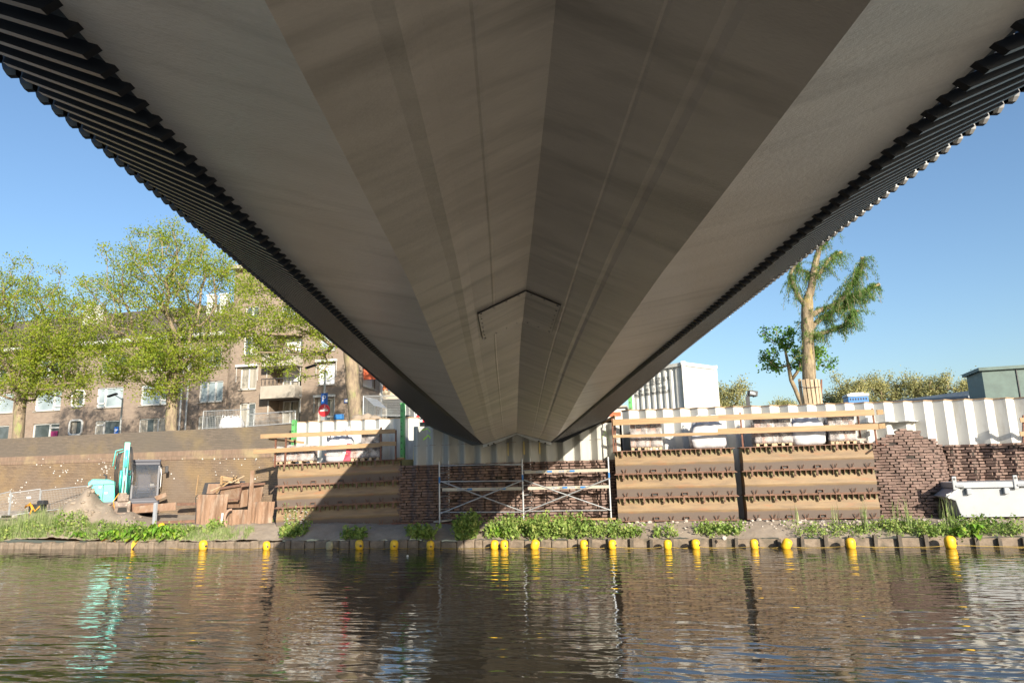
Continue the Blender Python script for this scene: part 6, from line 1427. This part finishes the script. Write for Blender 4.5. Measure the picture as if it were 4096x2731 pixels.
b.build('trunk', K['willowbark'], wt, smooth=True)
for li in (3, 5, 6): p = limbpts[li][-1]; q = limbpts[li][-2]; b = MB(); b.lathe([(.09, 0), (.085, .012)], p, 10, (p - q)); b.build('cut_end', K['cutwood'], wt)
sp_ = []; tw = MB()
def strands(li, f0, f1, n, L, out=.15):
    P = limbpts[li]
    for _ in range(n):
        i = int((f0 + (f1 - f0) * R()) * (len(P) - 1)); p = P[i].copy(); d = Vector((random.gauss(0, 1), random.gauss(0, .8), abs(random.gauss(.2, .4)))) * out; l = L * U(.4, 1.15); pts = [p]
        for k in range(1, 7): f = k / 6; q = p + d * (f ** .6) * 2.0 + Vector((0, 0, -l * f * f)) + Vector((U(-.02, .02), U(-.02, .02), 0)); pts.append(q)
        tw.tube(pts, [.006] * 7, 3, cap=False)
        for a, c_ in zip(pts, pts[1:]):
            for k in range(3): sp_.append(a.lerp(c_, R()))
strands(5, .45, 1, 80, .75, .14); strands(6, .15, 1, 110, .75, .15); strands(7, 0, 1, 80, .6, .16); strands(5, 0, .5, 26, .6, .14); strands(3, .1, 1, 45, .7, .16); strands(1, .3, 1, 45, .8, .12); strands(2, .1, .95, 45, .6, .14); strands(4, 0, 1, 20, .7, .1); strands(0, .4, .9, 16, .4, .16); strands(9, 0, 1, 40, .5, .15)
tw.build('twigs', K['bark2'], wt)
leaves(sp_, 6, .045, .036, droop=1.2, parent=wt, mat=K['leafW'], aspect=.26)
# plank sleeve round the willow trunk
t = thing('trunk_guard', 'sleeve of pale planks tied round the foot of the willow trunk', 'tree guard', tuple(w6(1165, 1080)))
for i, (x0, x1) in enumerate(((1104, 1118), (1124, 1142), (1148, 1166), (1172, 1188), (1194, 1208), (1210, 1224))):
    a = (i - 2.5) / 2.5; dy = -.42 * sqrt(max(0, 1 - a * a * .8)); A = w6(x1 + 6, 1075, dy); B = w6(x0 + 2, 922 + 4 * (i % 2), dy); b = MB(); b.bar(A, B, .115, .035, up=(a * .8, -1, 0)); b.build('plank', K['pallet'], t)
b = MB(); b.tube([w6(1100, 965, -.1), w6(1130, 968, -.45), (w6(1165, 970, -.47)), w6(1200, 968, -.45), w6(1226, 965, -.1)], .012, 5); b.build('strap', K['dark'], t)
A = w6(1228, 1060, -.1); B = w6(1228, 925, -.1); b = MB(); b.bar(A, B, .06, .05); b.build('stake', K['rustpost'], t)
# small leafy tree behind it
bs = atd(*Z6(1125, 1075), 30); fs_ = atd(*Z6(1060, 930), 30)
tree('small_tree', 'small bright green leafy tree growing behind the willow trunk', bs, fs_, [env(*[Z6(x, 0)[0] for x in (850, 1170)], *[Z6(0, y)[1] for y in (640, 930)], 30), env(*[Z6(x, 0)[0] for x in (1030, 1150)], *[Z6(0, y)[1] for y in (510, 760)], 30), env(*[Z6(x, 0)[0] for x in (1130, 1300)], *[Z6(0, y)[1] for y in (690, 900)], 30)], 200, .09, K['leafB'], K['bark2'], per=24, spread=.11, size=.055)
# far trees
for i, (x0, x1, y0, y1, d, lab) in enumerate(((600, 812, 880, 1110, 70, 'distant olive green tree right beside the white container'), (1240, 1400, 980, 1090, 78, 'low distant tree left of the blue toilet'), (1305, 1500, 870, 1100, 75, 'distant tree behind the blue toilet, left of the tallest ones'), (1450, 1690, 832, 1080, 76, 'tall rounded distant tree in the middle of the far row'), (1660, 1900, 845, 1070, 74, 'distant tree right of the middle of the far row'), (1850, 2130, 842, 1070, 72, 'distant tree touching the dark steel cabin'), (930, 1100, 1040, 1100, 80, 'low distant bush seen over the piling left of the willow'))):
    (c_, r_) = env(Z6(x0, 0)[0], Z6(x1, 0)[0], Z6(0, y0)[1], Z6(0, y1 + 20)[1], d); bs = Vector((c_[0], c_[1], 4.0)); fk = Vector((c_[0], c_[1], max(4.6, c_[2] - r_[2] * .6)))
    q = random.sample(range(6), 3); es = [((c_[0], c_[1], c_[2] - .25 * r_[2]), (r_[0] * .8, r_[1] * .6, r_[2] * .7))] + [((c_[0] + (j / 2.5 - 1) * .75 * r_[0] + U(-.1, .1) * r_[0], c_[1] + U(-.5, .5), c_[2] + U(-.35, .42) * r_[2]), (r_[0] * U(.2, .34), r_[1] * .4, r_[2] * U(.3, .55))) for j in range(6)]
    tree('distant_tree', lab, bs, fk, es, 300, .25, K['leafF'], K['bark2'], per=46, spread=.34, size=.075, grp='trees in the distance', tip_r=.03, step=1.0)

# ================================================================= PLANTS ON THE BANK
def blades(spots, n, h0, h1, wd, lean, name, label, mat, thingy=False, spread=.05, grp=None):
    b = MB()
    for (x, y) in spots:
        for _ in range(n):
            px, py = x + random.gauss(0, spread), y + random.gauss(0, spread * .7); 
            if py < 20.02: py = 20.04 + abs(random.gauss(0, .03))
            z = gz(px, py) - .02; h = U(h0, h1); a = U(0, 2 * pi); l = lean * U(.2, 1) * h; w_ = wd * U(.6, 1.2); dx, dy = cos(a), sin(a); nx, ny = -dy * w_, dx * w_
            b.add([(px - nx, py - ny, z), (px + nx, py + ny, z), (px + dx * l * .3 + nx * .8, py + dy * l * .3 + ny * .8, z + h * .55), (px + dx * l * .3 - nx * .8, py + dy * l * .3 - ny * .8, z + h * .55), (px + dx * l, py + dy * l, z + h)], [(0, 1, 2, 3), (3, 2, 4)])
    return tag(b.build(name, mat, kind='stuff' if not thingy else None), label, 'grass' if not thingy else 'reeds', grp)
xr = atz(560, 2150, .5).x; xl_ = atz(-60, 2150, .5).x
sp = [(U(xl_, xr), U(20.15, 20.9)) for _ in range(200)]
blades([p for p in sp if p[0] < atz(330, 2150, .4).x] , 15, .22, .62, .006, .35, 'reed_grass', 'tall grey green reed grass along the left bank', K['grassm'])
blades([(U(xl_, atz(1060, 2150, .4).x), U(20.08, 20.7)) for _ in range(420)] + [(U(xl_, atz(1060, 2150, .4).x), 20.06) for _ in range(160)], 16, .08, .28, .006, .6, 'short_grass', 'short green grass along the left bank edge', K['grassm'])
blades([(U(5.5, 16), U(20.05, 20.6)) for _ in range(330)], 14, .06, .24, .005, .6, 'bank_grass', 'short grass tufts along the bank below the right stacks', K['grassm'])
blades([(U(-14, -9.2), U(22, 24.5)) for _ in range(90)], 14, .05, .16, .006, .6, 'weed_patch', 'patches of grass on the ground between excavator and rusty plates', K['weed'])
for i, (u, v, n) in enumerate(((3475, 2120, 22), (3675, 2125, 22), (3590, 2100, 8), (3350, 2110, 8), (3810, 2110, 14), (3890, 2130, 24), (3770, 2095, 8), (3190, 2110, 6))):
    p = atz(u, v, .6); blades([(p.x, max(20.3, p.y))], n, .45, 1.0 if n > 12 else .7, .012, .25, 'reed_clump', ['reed clump at the right end of the right stack', 'reed clump before the bulging bricks', 'few thin reeds left of the bulging bricks', 'few reeds below the right stack, near the bent buoy', 'reed clump at the left corner of the grey skip', 'tallest reed clump, in front of the grey skip', 'thin reeds between brick mass and grey skip', 'lone thin reeds below the left part of the right stack'][i], K['grassm'], True, .07, 'reed clumps')
def herb(name, label, pts, per, spread, size, mat, kind=None, cat='weeds', grp=None, hmax=.4, aspect=.75):
    """leafy low plants: stalks with leaves all the way up"""
    P = []; tw = MB()
    for (x, y, h) in pts:
        z = gz(x, max(20.06, y)); dx, dy = random.gauss(0, .10), random.gauss(0, .08)
        if y < 20.15: dy = -abs(dy) - .04
        n = max(2, int(h / .07)); pv = Vector((x, y, z))
        for k in range(1, n + 1):
            f = k / n; q = Vector((x + dx * f, y + dy * f, z + h * f)); P.append(q); tw.tube([pv, q], .004, 3, cap=False); pv = q
    t = thing(name, label, cat, (pts[0][0], pts[0][1], gz(pts[0][0], max(20.06, pts[0][1]))), 0, grp)
    tw.build('stems', K['weed'], t); o = leaves(P, per, spread, size, droop=.15, parent=t, mat=mat, aspect=aspect, name='leaves')
    if kind: t['kind'] = kind
    return t
def pos(u, v, z=.45): p = atz(u, v, z); return p.x, p.y
def patch(u0, u1, y0, y1, n, h0, h1, shape=None):
    x0 = atY(u0, 2150, 20.3).x; x1 = atY(u1, 2150, 20.3).x; out = []
    for _ in range(n):
        f = R(); s = 1 if shape is None else shape(f); out.append((x0 + (x1 - x0) * f, U(y0, y1), U(h0, h1) * s))
    return out
bell = lambda f: .45 + .55 * sin(pi * f) ** .7
herb('nettle_patch', 'thick bright green nettles spilling over the edge below the right half of the scaffold', patch(1950, 2470, 19.98, 20.7, 290, .18, .50, lambda f: .55 + .45 * sin(pi * min(1, max(0, (f + .1)))) * (1 if f < .8 else .8)), 6, .055, .040, K['weed'])
herb('nettle_patch', 'climbing green weeds just left of the nearly touching buoys', patch(1835, 1905, 20.0, 20.5, 60, .25, .6), 6, .05, .048, K['weed'])
herb('weed_clump', 'dark leafy weeds on the shaded bank between the first shaded buoys', patch(1385, 1470, 20.05, 20.35, 36, .12, .3), 6, .05, .045, K['weed'])
herb('weed_clump', 'dark leafy weeds on the shaded bank left of the climbing weeds', patch(1635, 1745, 20.0, 20.4, 44, .15, .34), 6, .05, .045, K['weed'])
herb('weed_clump', 'leafy weeds on the bank below the left stack, half in shade', patch(1125, 1215, 20.1, 20.5, 36, .12, .32), 6, .05, .045, K['weed'])
herb('weed_clump', 'leafy weeds just right of the nettles', patch(2490, 2560, 20.1, 20.4, 26, .1, .28), 6, .05, .045, K['weed'])
herb('weed_clump', 'small weeds below the middle of the stack next to the scaffold', patch(2620, 2700, 20.05, 20.4, 22, .1, .2), 6, .05, .04, K['weed'])
herb('weed_clump', 'weeds round the pale boulders below the middle stack', patch(2790, 2960, 20.1, 20.6, 60, .1, .26), 6, .05, .04, K['weed'])
herb('weed_clump', 'leafy yellow green weeds below the left half of the right stack', patch(3170, 3500, 20.05, 20.6, 95, .05, .20), 6, .06, .028, K['weed'])
herb('weed_clump', 'thick leafy weeds below the bulging brick mass', patch(3520, 3740, 20.0, 20.6, 95, .08, .32, bell), 6, .06, .032, K['weed'])
herb('weed_clump', 'thick leafy weeds in front of the grey skip', patch(3740, 4080, 20.0, 20.6, 120, .06, .28), 6, .06, .030, K['weed'])
herb('weed_clump', 'leafy weeds behind the reeds on the far left bank', patch(-40, 430, 20.08, 20.6, 110, .06, .22), 6, .06, .040, K['weed'])
herb('weed_clump', 'leafy weeds above the dock leaves on the left bank', patch(430, 760, 20.06, 20.7, 120, .06, .26), 6, .06, .042, K['weed'])
herb('weed_clump', 'small leafy weeds at the foot of the tall rusty plate', patch(800, 860, 20.4, 20.9, 22, .12, .3), 6, .05, .045, K['weed'])
p = atY(1205, 2075, 21.2); herb('cow_parsley', 'cow parsley with tiny white flowers before the left stack', [(p.x + U(-.35, .35), U(20.8, 21.1), U(.4, .75)) for _ in range(16)], 1, .03, .03, K['grassm'], cat='plant')
b = MB()
for _ in range(26): q = atY(U(1140, 1245), U(2040, 2100), 20.9); b.lathe([(.035, 0), (.02, .012)], q, 6)
tag(b.build('parsley_flowers', K['white']), 'tiny white flower heads of the cow parsley', 'flowers')
# docks with big leaves hanging over the edge
for i, (u, v, s_, old) in enumerate(((425, 2165, .8, 1), (490, 2165, .9, 1), (570, 2160, 1.25, 1), (640, 2165, 1.15, 1), (690, 2168, .8, 0), (310, 2168, .6, 0), (1005, 2168, .0, 0), (1985, 2170, .75, 0), (3880, 2170, .9, 0))):
    if s_ == 0: continue
    q = atY(u, v, 20.02); x, y = q.x, 20.05; t = thing('dock_plant', ['dock plant with a yellowed leaf, left of the orange leaved one', 'dock plant with the large orange leaf touching the water', 'largest dock plant with broad leaves over the edge', 'broad dock plant with a yellow leaf, right of the largest', 'smaller dock plant at the right end of the dock row', 'small dock plant beside the pale boulder', '', 'dock plant by the nearly touching buoys', 'dark dock plant hanging by the largest buoy'][i], 'plant', (x, y, gz(x, 20.1)), 0, 'docks along the bank edge'); BASE[t.name] = (0, 0, 0)
    n = int(17 * s_) + 4
    for kk in range(2):
        b = MB()
        for k in range(n if kk == 0 else (2 if old else 0)):
            a = U(-pi, 0) + U(-.3, .3); L = U(.22, .42) * (.6 + .5 * s_); up = U(.10, .45) * s_ if kk == 0 else .02; wd_ = L * U(.16, .24); P0 = Vector((U(-.28, .28) * s_, U(0, .18), 0)); dr = Vector((cos(a), sin(a), 0)); sd = Vector((-dr.y, dr.x, 0)); row = []
            for j in range(6):
                f = j / 5; c_ = P0 + dr * L * f * .9 + Vector((0, 0, up * sin(f * 2.2) - (.30 if kk == 0 else .55) * L * f * f * (1.2 if P0.y < .1 else .7))); ww = wd_ * sin(pi * min(1, f * .92 + .08)) ** .8 + .004; row.append([c_ - sd * ww + Vector((0, 0, .02)), c_, c_ + sd * ww + Vector((0, 0, .02))])
            b.sweep(row)
        if b.v: b.build('leaves' if kk == 0 else 'faded_leaves', K['dock'] if kk == 0 else K['dockold'], t, smooth=True)
# small yellow flowers near the bank, a yellow float on the grass
q = atY(645, 2112, 20.6); b = MB(); b.lathe([(.05, 0), (.10, .03), (.11, .08), (.08, .13), (.03, .15)], (q.x, 20.6, gz(q.x, 20.6) + .1), 14); tag(b.build('yellow_float', K['yellow'], smooth=True), 'yellow float lying in the weeds on the bank, not on the water', 'buoy')
q = atY(2347, 2217, 19); q = atz(*Z2(1348, 1443), WZ); b = MB(); b.cbox((q.x, q.y, WZ + .015), (.05, .04, .05), .01); tag(b.build('floating_litter', K['white']), 'tiny white bit of litter floating on the dark water', 'litter')
